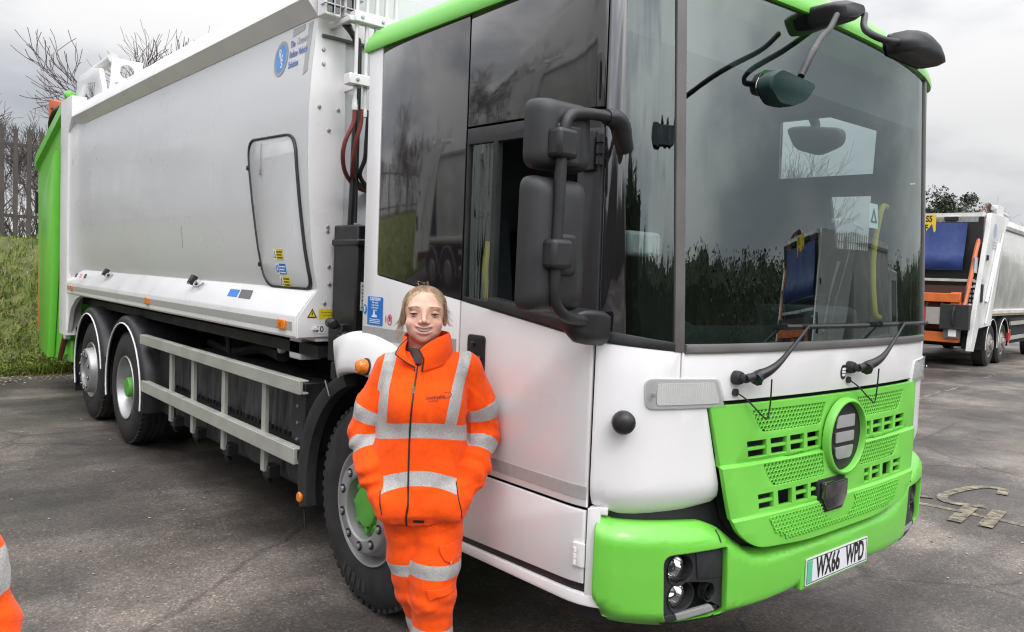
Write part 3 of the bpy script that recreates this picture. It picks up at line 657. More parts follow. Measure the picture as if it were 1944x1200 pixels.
# pierced honeycomb
def inside(p, L):
    c = False; n = len(L)
    for i in range(n):
        (x0, y0), (x1, y1) = L[i], L[i-1]
        if (y0 > p[1]) != (y1 > p[1]) and p[0] < (x1-x0)*(p[1]-y0)/(y1-y0)+x0: c = not c
    return c
HW, HH = .0225, .0165
for L in mesh_p:
    b = BM()
    us = [p[0] for p in L]; vs_ = [p[1] for p in L]; lower = L is mesh_p[4]
    j = 0; v = min(vs_)
    while v < max(vs_)+HH:
        u = min(us)+(HW/2 if j % 2 else 0)
        while u < max(us)+HW:
            if inside((u, v), L):
                o = [(u+HW*.5*k, v+HH*.5*m) for k, m in ((1, .36), (0, 1.0), (-1, .36), (-1, -1.0+.36*0-.64*0+.28), (0, -1.3), (1, -.72))]
                o = [(u+HW*.5, v+HH*.33), (u, v+HH*.66), (u-HW*.5, v+HH*.33), (u-HW*.5, v-HH*.33), (u, v-HH*.66), (u+HW*.5, v-HH*.33)]
                k = .72; i2 = [(u+(p-u)*k*.9, v+(q-v)*k) for p, q in o]
                dd = -.003 if not lower else .0035
                A = [b.verts.new(cab(p, q, gd(p, q)+dd)) for p, q in o]; B = [b.verts.new(cab(p, q, gd(p, q)+dd+.0015)) for p, q in i2]; Cc = [b.verts.new(cab(p, q, gd(p, q)+dd-.012)) for p, q in i2]
                for m in range(6):
                    n = (m+1) % 6; b.faces.new((A[m], A[n], B[n], B[m])); b.faces.new((B[m], B[n], Cc[n], Cc[m]))
                if lower: b.faces.new(Cc).material_index = 1
            u += HW
        v += HH; j += 1
    build('grille_mesh', b, [GREENM, DARK], grille, smooth=0)
# bars across the slots, camera window in the second slot row
b = BM()
for L in slots:
    (x0, zt), (x1, _), (x2, zb), (x3, _) = L; zm = (zt+zb)/2
    if abs(zt-.942) < .01 and abs(abs(x0)-.478) < .01: continue
    merge(b, plate([[(min(x0, x1)-.004, zm+.006), (max(x0, x1)+.004, zm+.006), (max(x0, x1)+.004, zm-.006), (min(x0, x1)-.004, zm-.006)]], .016, .002, lambda u, v, w: cab(u, v, gd(u, v)+w-.022)))
build_each('grille_bar', b, GREENM, grille)
# badge
b = BM()
rings = []
for r, d in ((.143, -.02), (.145, .028), (.149, .035), (.155, .035), (.161, .028), (.165, .004)):
    rings.append([cab(r*math.cos(a*math.pi/24), 1.108+r*math.sin(a*math.pi/24), gd(0, 1.108)+d) for a in range(48)])
loft(b, rings, True, False); badge = build('badge_ring', b, GREENM, grille, smooth=60)
build('badge_plate', plate([ell(0, 1.108, .147, .147, 40)], .006, 0, lambda u, v, w: cab(u, v, gd(0, 1.108)+.004+w)), INK, grille)
def bars(c, h, f, t):
    b = BM(); g = h*.05
    for k in range(3):
        z1 = c[1]+h*.5-k*(h/3)-(g if k else 0); z0 = c[1]+h*.5-(k+1)*(h/3)+(g if k < 2 else 0); w = h*.41
        rr = [.25*h, .02, .02, .25*h] if k == 0 else ([.02, .12*h, .12*h, .02] if k == 1 else [.02, .12*h, .25*h, .25*h])
        rr = {0: [.14*h, .03*h, .02*h, .01*h], 1: [.01*h, .02*h, .06*h, .02*h], 2: [.02*h, .05*h, .12*h, .14*h]}[k]
        L = rnd([(c[0]-w*(.86 if k == 0 else 1), z1), (c[0]+w, z1), (c[0]+w*(1 if k < 2 else .8), z0), (c[0]-w*(1 if k < 2 else .86), z0)], rr)
        merge(b, plate([L], t, t*.2, f))
    return b
build('badge_emblem', bars((0, 1.106), .185, lambda u, v, w: cab(u, v, gd(0, 1.108)+.010+w), .008), mat('badge_silver', (.42, .42, .42), .35, metal=.4), grille)
build('radar_sensor', plate([rad], .03, .006, lambda u, v, w: cab(u, v, .045+w-.01)), BLACKG, grille)
build('radar_housing', plate([rnd([(-.205, .947), (.015, .947), (.015, .868), (-.02, .812), (-.165, .812), (-.205, .868)], .012)], .02, .003, lambda u, v, w: cab(u, v, gd(u, v)+w-.015), gcut(), GV), DARK, grille)
# small badge on the white panel
b = plate([ell(sx(.02), 1.375, .024, .031, 24)], .003, 0, lambda u, v, w: cab(u, v, w)); sb = build('small_badge', b, INK, front)
build('badge_emblem', bars((sx(.02), 1.375), .036, lambda u, v, w: cab(u, v, .003+w), .002), STWHITE, sb)
# --- bumper
def bz(s):
    a = abs(s)
    top = float(np.interp(a, [0, .50, .60, .68, .76, .84, sx(1.05), sx(1.2), sy(-1.625)], [.703, .706, .728, .775, .830, .862, .880, .892, .905]))
    bot = float(np.interp(a, [0, .27, .33, .5, sx(.78), sx(1.0), sx(1.2), sy(-1.625)], [.512, .512, .50, .492, .487, .50, .535, .583]))
    return bot, top
def bd(u, v):
    bo, to = bz(u); t = (v-bo)/(to-bo)
    d = .034-.055*max(0, (t-.80)/.20)**2-.05*max(0, (.16-t)/.16)**1.6-.012*max(0, (.5-t))
    return d*1.0-.028*max(0, min(1, (abs(u)-1.22)/.25))
SB = sy(-1.622)
sl_ = [-SB+2*SB*k/90 for k in range(91)]
bo_out = [(s, bz(s)[1]) for s in sl_]+[(s, bz(s)[0]) for s in sl_[::-1]]
bh = []
for sgn in (-1, 1): bh.append(rnd([(sgn*sx(1.035), .772), (sgn*sx(.752), .768), (sgn*sx(.735), .505), (sgn*sx(1.02), .525)], [.04, .01, .015, .05]))
b = plate([bo_out]+bh, .03, .005, lambda u, v, w: cab(u, v, bd(u, v)+w-.03), [k*.045-1.665 for k in range(75)], [.49+.02*k for k in range(21)], 2)
bumper = build('bumper', b, GREEN, truck, smooth=50)
b = BM(); rings = []
for s in sl_: z = bz(s)[1]; d = bd(s, z); rings.append([cab(s, z-.006, d-.004), cab(s, z-.004, d-.05), cab(s, z-.012, d-.13), cab(s, z-.04, d-.14)])
loft(b, rings, closed=False); build('bumper_top', b, GREEN, bumper, smooth=60, recalc=False)
for s in (-.79, .79):
    b = BM()
    tube(b, [cab(s, z, bd(s, z)+.0015) for z in [bz(s)[0]+.01+k*.02 for k in range(1)]+[bz(s)[0]+.03]], .002, 4); tube(b, [cab(s*.995, z, bd(s, z)+.001) for z in (.79, .81, .828)], .003, 4)
    build('bumper_seam', b, BLACK, bumper)
b = BM(); ss2 = [-1.45+2.9*k/60 for k in range(61)]
loft(b, [[cab(s, z, -.07) for s in ss2] for z in (.50, .70, .95)], closed=False); build('bumper_void', b, DARK, truck, recalc=False)
def headlight(sgn):
    L = rnd([(sgn*sx(1.045), .782), (sgn*sx(.742), .778), (sgn*sx(.725), .495), (sgn*sx(1.03), .515)], .03)
    def fd(u, v): return 0
    hc = [(sgn*sx(.958), .706), (sgn*sx(.950), .608)]
    holes = [ell(u+sgn*-.012, v, .056, .052, 28) for u, v in hc]+[ell(sgn*sx(.805), .60, .026, .034, 20)]
    hl = build('headlight', cplate([L]+holes, .03, .003, d0=.006), GREYD, truck)
    for (u, v) in hc:
        n = Vector((0.0, -1., 0)).normalized(); x, y, nn = plan(u); n = Vector((nn.x*.35, nn.y, 0)).normalized(); c = Vector(cab(u, v, -.07))
        b = BM(); lathe(b, [(.062, .074), (.056, .070), (.05, .03), (.047, .0)], c, n, 32, caps=False); build('bezel', b, GREYD, hl)
        b = BM(); lathe(b, [(.002, .006), (.02, .010), (.036, .026), (.041, .048)], c+Vector((sgn*.008, 0, 0)), n, 32, caps=False); build('reflector', b, mat('chrome_reflector', (.85, .85, .85), .08, metal=1, var=.02, rvar=.04), hl, smooth=60)
        b = BM(); lathe(b, [(.044, .044), (.046, .052), (.042, .056), (.041, .05)], c+Vector((sgn*.008, 0, 0)), n, 32, caps=False); build('rim', b, mat('lamp_ring', (.16, .15, .15), .3, metal=.6), hl)
        b = BM(); lathe(b, [(.042, .050), (.036, .060), (.022, .066), (.002, .068)], c+Vector((sgn*.008, 0, 0)), n, 32, caps=False); build('lens', b, LENS, hl, smooth=180)
    b = BM(); lathe(b, [(.028, .066), (.027, .02), (.001, .015)], Vector(cab(sgn*sx(.805), .60, -.065)), (0, -1, 0), 20, caps=False); build('recess', b, INK, hl)
    x0, x1 = sgn*sx(1.02), sgn*sx(.74)
    b = cplate([rnd([(sgn*sx(.965), .548), (sgn*sx(.80), .556), (sgn*sx(.78), .530), (sgn*sx(.955), .522)], .008)], .02, .004, d0=.014); build('daytime_lamp', b, mat('lamp_white', (.34, .34, .33), .25, metal=.3, coat=.5), hl)
    b = cplate([rnd([(sgn*sx(1.02), .545), (sgn*sx(.968), .550), (sgn*sx(.958), .522), (sgn*sx(1.0), .520)], .012)], .025, .004, d0=.012); build('lamp_cover', b, GREYD, hl)
    b = cplate([[(sgn*sx(.885), .768), (sgn*sx(.757), .765), (sgn*sx(.75), .65), (sgn*sx(.87), .66)]], .012, .003, d0=.012); build('blank_panel', b, GREYD, hl)
headlight(-1); headlight(1)
# --- number plate
def pf(u, v, w): return (u, -1.884-w, .576+v)
backp = build('plate_surround', plate([rnd([(-.285, .078), (.285, .078), (.285, -.070), (-.285, -.070)], .008)], .03, .005, lambda u, v, w: (u, -1.851-w, .576+v)), GREEN, truck)
npl = build('number_plate', plate([rnd([(-.26, .0555), (.26, .0555), (.26, -.0555), (-.26, -.0555)], .006)], .004, 0, pf), mat('plate_white', (.72, .73, .76), .3, coat=.4, var=.02), truck)
b = plate([[(-.254, .050), (.254, .050), (.254, -.050), (-.254, -.050)], [(-.251, .047), (.251, .047), (.251, -.047), (-.251, -.047)]], .0006, 0, lambda u, v, w: pf(u, v, .0042+w)); build('plate_border', b, INK, npl)
build('plate_green_band', plate([[(-.249, .045), (-.212, .045), (-.212, -.045), (-.249, -.045)]], .0006, 0, lambda u, v, w: pf(u, v, .0042+w)), mat('plate_green', (.10, .48, .28), .35), npl)
def tf(ox, oz): return lambda u, v, w: pf(u+ox, v+oz, .0045+w)
build('plate_characters', text_bm('WX66', .118, .001, tf(-.083, -.001), bold=.0028, sx=.60), INK, npl); build('plate_characters', text_bm('WPD', .118, .001, tf(.148, -.001), bold=.0028, sx=.60), INK, npl)
# --- roof
b = BM(); rings = []
sl2 = [-SIDE+2*SIDE*k/140 for k in range(141)]
for d, z in ((-.03, 2.797), (.012, 2.797), (.016, 2.812), (.008, 2.85), (-.018, 2.895), (-.065, 2.932), (-.16, 2.962), (-.40, 2.985), (-.9, 2.99)):
    ring = []
    for s in sl2:
        p = Vector(cab(s, z, 0)); q = Vector((p.x*(1+d/1.25), -.93+(p.y+.93)*(1+d/.93), z+.02*(1-(p.x/1.25)**2)*(1 if p.y < -1.4 else .6)*(1 if z > 2.8 else .9)))
        if p.y > -.2 and d > -.2: q.y += .015
        ring.append(q)
    rings.append(ring)
loft(b, rings, True, True); build('roof', b, GREEN, truck, smooth=60)
# --- cab interior
INT = mat('cab_interior', (.020, .022, .024), .7, var=.2); SEAT = mat('seat_fabric', (.018, .02, .024), .85, var=.3, vscale=30)
b = BM()
bx(b, -1.15, 1.15, -1.70, -1.25, 1.0, 1.40); build('dashboard', b, INT, truck, bev=.03)
b = BM(); bx(b, .15, .62, -1.62, -1.30, 1.40, 1.64); build('instrument_panel', b, INT, truck, bev=.04)
b = BM(); lathe(b, [(.225, -.012), (.24, 0), (.225, .012), (.21, 0), (.225, -.012)], (.62, -1.22, 1.56), (0, .55, .83), 32, caps=False); tube(b, [(.62, -1.22, 1.56), (.62, -1.36, 1.36)], .035); box(b, (.62, -1.22, 1.56), (.42, .05, .02)); build('steering_wheel', b, BLACK, truck)
for x in (-.75, -.1, .68):
    b = BM(); bx(b, x-.23, x+.23, -.75, -.28, 1.18, 1.32); box(b, (x, -.25, 1.66), (.46, .12, .75), Matrix.Rotation(R(-8), 3, 'X')); bx(b, x-.14, x+.14, -.24, -.13, 2.02, 2.22); build('seat', b, SEAT, truck, bev=.04)
b = BM(); bx(b, -1.2, 1.2, -1.55, -.04, 2.775, 2.79); bx(b, -1.2, 1.2, -1.58, -1.50, 2.60, 2.785); build('headliner', b, mat('headliner_grey', (.10, .105, .105), .8), truck)
b = BM(); tube(b, [(1.08, -1.50, 2.18), (1.02, -1.50, 2.15), (1.01, -1.48, 1.9), (1.02, -1.5, 1.62), (1.08, -1.5, 1.58)], .016, 8, 5); build('grab_rail', b, mat('yellow_rail', (.70, .52, .02), .4), truck)
b = BM(); tube(b, [(-1.10, -.80, 1.87), (-1.12, -.81, 1.75), (-1.10, -.80, 1.63)], .015, 8, 5); build('grab_rail', b, MATS['yellow_rail'], truck)
b = BM(); tube(b, [(-1.12, -1.50, 1.50), (-1.14, -1.52, 1.62), (-1.12, -1.54, 1.75)], .010, 6, 5); tube(b, [(-1.10, -1.55, 1.50), (-1.12, -1.55, 1.6), (-1.11, -1.55, 1.70)], .008, 6, 5); build('orange_cable', b, mat('cable_orange', (.65, .10, .02), .5), truck)
b = BM(); box(b, (-1.03, -1.60, 1.86), (.17, .05, .09)); build('camera_unit', b, mat('unit_white', (.55, .55, .55), .4), truck, bev=.015)
b = BM(); bx(b, 1.16, 1.2, -1.5, -.1, 1.0, 1.60); bx(b, -1.2, -1.17, -1.5, -.1, 1.0, 1.55); build('door_lining', b, INT, truck)
b = BM(); tube(b, [(-.93, -1.66, 2.62), (-.93, -1.67, 2.48), (-.92, -1.68, 2.44)], .012, 6); tube(b, [(-.93, -1.67, 2.46), (-.925, -1.70, 1.56)], .0025, 4); build('antenna_cable', b, INK, truck)
# --- wipers
def wiper(px, z, tipx, tipz, b0, b1):
    w = empty('wiper', (0, 0, 0), parent=truck); c = Vector(cab(px, z, 0)); t = Vector(cab(tipx, tipz, .055))
    b = BM(); lathe(b, [(.026, 0), (.026, .018), (.022, .030), (.006, .032)], c, (0, -1, 0), 18); lathe(b, [(.016, .028), (.016, .05)], c, (0, -1, 0), 12)
    lathe(b, [(.014, 0), (.014, .012)], c+Vector((0, 0, -.055)), (0, -1, 0), 10); build('pivot', b, BLACK, w)
    b = BM(); k = c+Vector((.075, -.055, .01)); tube(b, [c+Vector((.0, -.045, 0)), k], .016, 10)
    m = k.lerp(t, .35)+Vector((0, -.025, 0))
    tube(b, [k-(t-k)*.08, k, k.lerp(t, .12)+Vector((0, -.02, 0)), m, t], lambda q: .029-.024*min(1, q*1.05), 8, 5); build('arm', b, BLACK, w, smooth=60)
    b = BM(); tube(b, [Vector(cab(b0+(b1-b0)*q, tipz-.012+.004*math.sin(q*3), .020)) for q in [i/12 for i in range(13)]], .007, 6); tube(b, [Vector(cab(b0+(b1-b0)*q, tipz-.003, .036-.015*abs(q-.5))) for q in [i/12 for i in range(13)]], .009, 6); tube(b, [t, t+Vector((0, .035, -.005))], .012, 6); build('blade', b, BLACK, w)
    b = BM(); tube(b, [c+Vector((0, -.01, -.055)), c+Vector((.045, -.03, -.085)), c+Vector((.095, -.062, -.140)), c+Vector((.125, -.065, -.152)), c+Vector((.140, -.065, -.10)), k+Vector((.05, -.02, -.015))], .0032, 6, 6); build('washer_hose', b, BLACK, w)
wiper(-sx(.725), 1.388, -.36, 1.578, -.47, .17); wiper(sx(.06), 1.395, .49, 1.580, .30, .93)
# --- door mirrors
ma = empty('mirror_arm', (0, 0, 0), parent=truck)
b = BM(); tube(b, [(-1.25, -1.70, 2.235), (-1.30, -1.716, 2.246), (-1.46, -1.725, 2.240), (-1.535, -1.725, 2.215), (-1.553, -1.722, 2.13), (-1.555, -1.720, 1.95), (-1.557, -1.716, 1.74), (-1.545, -1.710, 1.655), (-1.49, -1.70, 1.61), (-1.38, -1.665, 1.590), (-1.30, -1.625, 1.580)], .0185, 12, 6); build('arm_tube', b, BLACK, ma, smooth=60)
b = BM(); tube(b, [(-1.36, -1.716, 2.246), (-1.32, -1.714, 2.247), (-1.285, -1.708, 2.230), (-1.262, -1.70, 2.195), (-1.232, -1.69, 2.16)], lambda t: .025+.009*math.sin(math.pi*min(1, t*.95)), 14, 6)
build('upper_bracket', b, BLACK, ma, smooth=60)
b = BM(); rings = []
for x, s, dz in ((-1.405, .40, .010), (-1.39, .60, .008), (-1.365, .82, .004), (-1.32, .88, 0), (-1.275, .88, -.004), (-1.245, .8, -.012)): rings.append([(x, -1.622+u*s, 1.572+dz+v*s) for u, v in rnd([(-.062, .060), (.062, .066), (.055, -.045), (.0, -.080), (-.055, -.05)], .022)])
loft(b, rings); build('lower_bracket', b, BLACK, ma, smooth=60)
def mirror_head(cx, cz, w, h, cy, dep, taper):
    mh = empty('mirror_head', (0, 0, 0), parent=ma); b = BM(); rings = []
    prof = [(0., -.010, .93), (0., 0., 1.0), (.25, .30, 1.0), (.6, .65, .93), (.85, .88, .78), (1., 1., .5)]
    for q in range(len(prof)):
        _, k, s = prof[q]; L = rnd([(-w/2*(1+taper), h/2), (w/2*.96, h/2), (w/2, -h/2), (-w/2*(1+taper*1.6), -h/2)], .045, 6)
        rings.append([(cx+u*s, cy-dep*k, cz+v*(s*.5+.5)) for u, v in L])
    loft(b, rings); build('housing', b, GREYD, mh, smooth=50)
    L = rnd([(-w/2*.93, h/2*.94), (w/2*.9, h/2*.94), (w/2*.93, -h/2*.94), (-w/2*.95, -h/2*.94)], .04, 6)
    build('mirror_glass', plate([L], .003, 0, lambda u, v, w_: (cx+u, cy+.004+w_, cz+v)), mat('mirror_glass', (.7, .72, .74), .03, metal=1, var=.01, rvar=.01), mh)
mirror_head(-1.505, 2.170, .235, .215, -1.625, .085, .03); mirror_head(-1.51, 1.83, .235, .42, -1.625, .085, .06)
b = BM(); box(b, (-1.552, -1.715, 2.135), (.085, .075, .09)); box(b, (-1.556, -1.715, 1.80), (.085, .075, .09)); box(b, (-1.52, -1.695, 2.135), (.10, .06, .13)); box(b, (-1.52, -1.695, 1.80), (.10, .06, .13)); build_each('clamp', b, BLACK, ma, bev=.014, seg=3)
# --- front mirrors on the roof
fm = empty('front_mirror_arm', (0, 0, 0), parent=truck)
def poly_body(L, c, layers, y0, r=.02):
    b = BM(); loft(b, [[(c[0]+(u-c[0])*k, y0+dy, c[1]+(v-c[1])*k) for u, v in rnd(L, r, 4)] for dy, k in layers]); return b
L = [(-.31, 2.832), (-.20, 2.872), (-.06, 2.888), (-.03, 2.855), (-.12, 2.80), (-.26, 2.762)]
build('roof_bracket', poly_body(L, (-.16, 2.83), ((.14, .9), (.06, 1.0), (.0, 1.0), (-.04, .9), (-.065, .6)), -1.84, .025), GREYD, fm, smooth=45)
b = BM(); tube(b, [(-.30, -1.90, 2.78), (-.40, -1.93, 2.70), (-.58, -2.0, 2.614), (-.83, -2.11, 2.485), (-.905, -2.12, 2.395)], .0115, 10, 6); tube(b, [(-.06, -1.89, 2.84), (-.20, -1.96, 2.745), (-.34, -2.06, 2.665), (-.33, -2.11, 2.635), (-.24, -2.12, 2.645), (-.18, -2.12, 2.66)], .013, 10, 6); build('arm_tube', b, BLACK, fm, smooth=60)
L = [(-1.104, 2.325), (-1.096, 2.358), (-1.044, 2.390), (-.841, 2.381), (-.837, 2.369), (-.883, 2.320), (-.967, 2.287), (-1.048, 2.284)]
build('mirror_head', poly_body(L, (-.965, 2.338), ((.035, .90), (.03, .98), (.0, 1.0), (-.012, .985), (-.016, .94)), -2.12, .02), mat('mirror_back', (.006, .026, .024), .5, var=.1, spec=.25), fm, smooth=40)
build('mirror_glass', plate([rnd([(-.965+(u+.965)*.93, 2.338+(v-2.338)*.93) for u, v in L], .02)], .002, 0, lambda u, v, w: (u, -2.082+w, v)), MATS['mirror_glass'], fm)
L = [(-.284, 2.646), (-.231, 2.700), (-.107, 2.715), (.041, 2.683), (.120, 2.625), (.063, 2.606), (-.091, 2.603), (-.261, 2.601)]
build('mirror_head', poly_body(L, (-.08, 2.655), ((.05, .83), (.04, .9), (-.01, .9), (-.04, .8), (-.055, .55), (-.06, .3)), -2.12, .02), GREYD, fm, smooth=50)
build('mirror_glass', plate([rnd([(-.08+(u+.08)*.92, 2.655+(v-2.655)*.9) for u, v in L], .02)], .002, 0, lambda u, v, w: (u, -2.067+w, v)), MATS['mirror_glass'], fm)
# kerb mirror hanging outside the far side window, seen through the glass
b = BM(); tube(b, [(1.27, -.72, 2.86), (1.42, -.80, 2.84), (1.5, -.82, 2.78), (1.5, -.82, 2.72)], .03, 10, 5); build('kerb_mirror_arm', b, BLACK, truck)
build('kerb_mirror', plate([rnd([(-.63, 2.765), (-.74, 2.765), (-1.02, 2.72), (-1.02, 2.62), (-.86, 2.565), (-.70, 2.62)], .05)], .08, .02, lambda u, v, w: (1.46+w, u, v)), GREYD, truck, smooth=60)
# --- wing indicator and stickers on the cab side
def sf(u, v, w): return (-1.2515-w, u, v)
b = BM(); lathe(b, [(.042, 0), (.042, .016), (.036, .018)], (-1.298, -.155, 1.262), (-1, 0, .1), 20); wi = build('indicator', b, BLACK, truck)
b = BM(); lathe(b, [(.036, .016), (.036, .04), (.028, .058), (.012, .066), (.001, .068)], (-1.298, -.155, 1.262), (-1, 0, .1), 20); build('lens', b, ORANGE_L, wi)
stk = build('caution_sticker', plate([rnd([(-.052, 1.600), (-.196, 1.600), (-.196, 1.462), (-.052, 1.462)], .005)], .001, 0, sf), STBLUE, SPANEL)
def flip(oy, oz): return lambda u, v, w: (-1.2528-w, oy-u, oz+v)
b = text_bm('CAUTION', .022, .0005, flip(-.124, 1.588), bold=.0006)
for k, s_ in enumerate(('This vehicle', 'is fitted with', 'a side sensor', 'system')): merge(b, text_bm(s_, .013, .0005, flip(-.124, 1.572-.0125*k)))
merge(b, plate([[(.0-.03, -.01), (.02, -.01), (.02, .0), (.0, .004), (.0, .022), (-.014, .022), (-.018, .0), (-.03, -.004)]], .0005, 0, flip(-.124, 1.510)))
for k in range(3): merge(b, plate([[(-.05, 0), (.05, 0), (.05, .003), (-.05, .003)]], .0005, 0, flip(-.124, 1.488-.008*k)))
build('sticker_print', b, STWHITE, SPANEL)
b = plate([ell(-.026, 1.535, .017, .024, 24)], .001, 0, sf); merge(b, BM()); build('round_sticker', b, STBLUE, SPANEL)
build('round_sticker_print', plate([rnd([(-.020, 1.550), (-.032, 1.550), (-.030, 1.522), (-.022, 1.522)], .003)], .0005, 0, lambda u, v, w: (-1.2528-w, u, v)), STWHITE, SPANEL)
b = plate([ell(-.262, 1.497, .020, .026, 24), ell(-.262, 1.497, .016, .022, 24)], .001, 0, sf); merge(b, plate([rnd([(-.254, 1.512), (-.270, 1.512), (-.268, 1.485), (-.262, 1.495), (-.256, 1.485)], .002)], .001, 0, sf)); merge(b, plate([[(-.224, 1.515), (-.228, 1.515), (-.228, 1.480), (-.224, 1.480)]], .001, 0, sf)); build('warning_sticker', b, REDINK, SPANEL)
# ------------------------------------------------------------------ wheels
def wheel(parent, x, y, sgn, kind, rad=.53, dual=False):
    w = empty('wheel', (x, y, rad), parent=parent); A = (sgn, 0, 0)
    b = BM(); T = .30 if not dual else .58
    pr_ = [(.292, -.03), (.300, .0), (.33, .012), (.40, .018), (.455, .012), (.492, -.004), (.515, -.025), (rad-.006, -.05)]
    for k in range(4): pr_ += [(rad, -.055-k*.05), (rad, -.09-k*.05), (rad-.012, -.093-k*.05), (rad-.012, -.100-k*.05)]
    pr_ += [(rad, -T+.03), (.50, -T), (.30, -T+.02), (.28, -T+.05)]
    lathe(b, pr_, (0, 0, 0), A, 56, caps=False)
    for k in range(56):      # shoulder blocks
        a = 2*math.pi*k/56; box(b, (sgn*-.038, math.cos(a)*(rad-.016), math.sin(a)*(rad-.016)), (.05, .030, .022), Matrix.Rotation(a-math.pi/2, 3, 'X'))
    build('tyre', b, RUBBER, w, smooth=40)
    b = BM()
    if kind == 'drive':
        lathe(b, [(.302, .0), (.296, .012), (.288, .008), (.280, -.02), (.268, -.05), (.262, -.12), (.255, -.17), (.235, -.19), (.12, -.19)], (0, 0, 0), A, 48, caps=False)
        build('rim', b, SILVER, w, smooth=40)
        b = BM(); lathe(b, [(.15, -.19), (.15, -.10), (.13, -.085), (.10, -.08), (.095, -.02), (.085, -.005), (.02, -.003), (.001, -.003)], (0, 0, 0), A, 36, caps=False)
        for k in range(10):
            a = 2*math.pi*k/10; lathe(b, [(.013, 0), (.013, .02), (.008, .024), (.001, .024)], Vector((sgn*-.088, math.cos(a)*.118, math.sin(a)*.118)), A, 6, caps=False)
        build('hub', b, HUBG, w, smooth=40)
    else:
        o = 0. if kind == 'front' else .03
        lathe(b, [(.302, .0), (.296, .012), (.288, .008), (.276, -.02), (.262, -.045), (.25, -.03), (.235, .02+o), (.228, .035+o), (.218, .04+o), (.165, .042+o), (.155, .034+o), (.148, -.04+o)], (0, 0, 0), A, 56, caps=False)
        build('rim', b, SILVER, w, smooth=40)
        b = BM(); b2 = BM()
        for k in range(10):
            a = 2*math.pi*(k+.5)/10; c = Vector((sgn*(.041+o), math.cos(a)*.193, math.sin(a)*.193))
            lathe(b2, [(.024, .0005), (.024, .004), (.020, .004), (.020, .0015), (.001, .0015)], c, A, 18, caps=False)
            lathe(b, [(.015, .002), (.0145, .010), (.009, .013), (.001, .013)], c, A, 6, caps=False)
        build_each('wheel_nut', b, STEEL, w, smooth=30); build_each('nut_recess', b2, DARK, w, smooth=30)
        b = BM(); lathe(b, [(.15, -.045), (.145, -.02), (.115, -.012), (.10, .0), (.095, .018), (.06, .024), (.001, .026)], (sgn*o, 0, 0), A, 36, caps=False)
        for k in range(8):
            a = 2*math.pi*k/8; lathe(b, [(.016, -.01), (.015, .014), (.008, .018), (.001, .018)], Vector((sgn*(o-.008), math.cos(a)*.122, math.sin(a)*.122)), A, 10, caps=False)
            box(b, (sgn*(o+.0), math.cos(a+.2)*.09, math.sin(a+.2)*.09), (.03, .02, .03), Matrix.Rotation(a, 3, 'X'))
        build('hub', b, HUBG if kind == 'front' else SILVER, w, smooth=40)
    return w
for sgn in (-1, 1):
    wheel(truck, sgn*1.205, -.03, sgn, 'front'); wheel(truck, sgn*1.215, 4.50, sgn, 'drive', dual=True); wheel(truck, sgn*1.205, 5.93, sgn, 'tag')
# tyre wall lettering blocks
b = BM()
for k in range(5):
    a = R(-62-k*7.5); r = .405; box(b, (-1.2235, -.03+math.cos(a)*r, .53+math.sin(a)*r), (.004, .03, .055), Matrix.Rotation(a+math.pi/2, 3, 'X'))
build('tyre_lettering', b, mat('tyre_letter', (.03, .029, .028), .6), truck, smooth=0)
# ------------------------------------------------------------------ chassis, arches, mudguards
b = BM()
for x in (-.42, .42): bx(b, x-.045, x+.045, -1.3, 7.6, .82, 1.10)
for y in (1.2, 2.6, 3.8, 5.2, 6.6): bx(b, -.42, .42, y-.06, y+.06, .86, 1.05)
for y in (-.03, 4.5, 5.93): tube(b, [(-.95, y, .53), (.95, y, .53)], .09, 10)
ball(b, (0, 4.5, .53), .24, 8); tube(b, [(0, .5, .8), (0, 4.4, .6)], .06, 8)
bx(b, -.8, .8, -1.2, .5, .75, 1.0); bx(b, -1.1, 1.1, .78, 6.9, 1.20, 1.27)
bx(b, .55, 1.05, 1.0, 3.6, .45, 1.0)
build('chassis_frame', b, DARK, truck, smooth=0)
b = BM(); tube(b, [(-.95, 1.6, 1.12), (-.8, 2.3, 1.10), (-.75, 3.0, 1.0), (-.7, 3.7, 1.02)], .045, 8, 5); tube(b, [(-1.0, 2.5, 1.24), (-.98, 2.52, 1.05)], .02); build('exhaust_pipe', b, DARK, truck)
b = BM(); tube(b, [(-1.0, 1.55, 1.22), (-1.0, 1.50, 1.16)], .03); bx(b, -1.10, -.95, 1.02, 1.18, 1.16, 1.32); build('valve_block', b, STWHITE, truck, bev=.02)
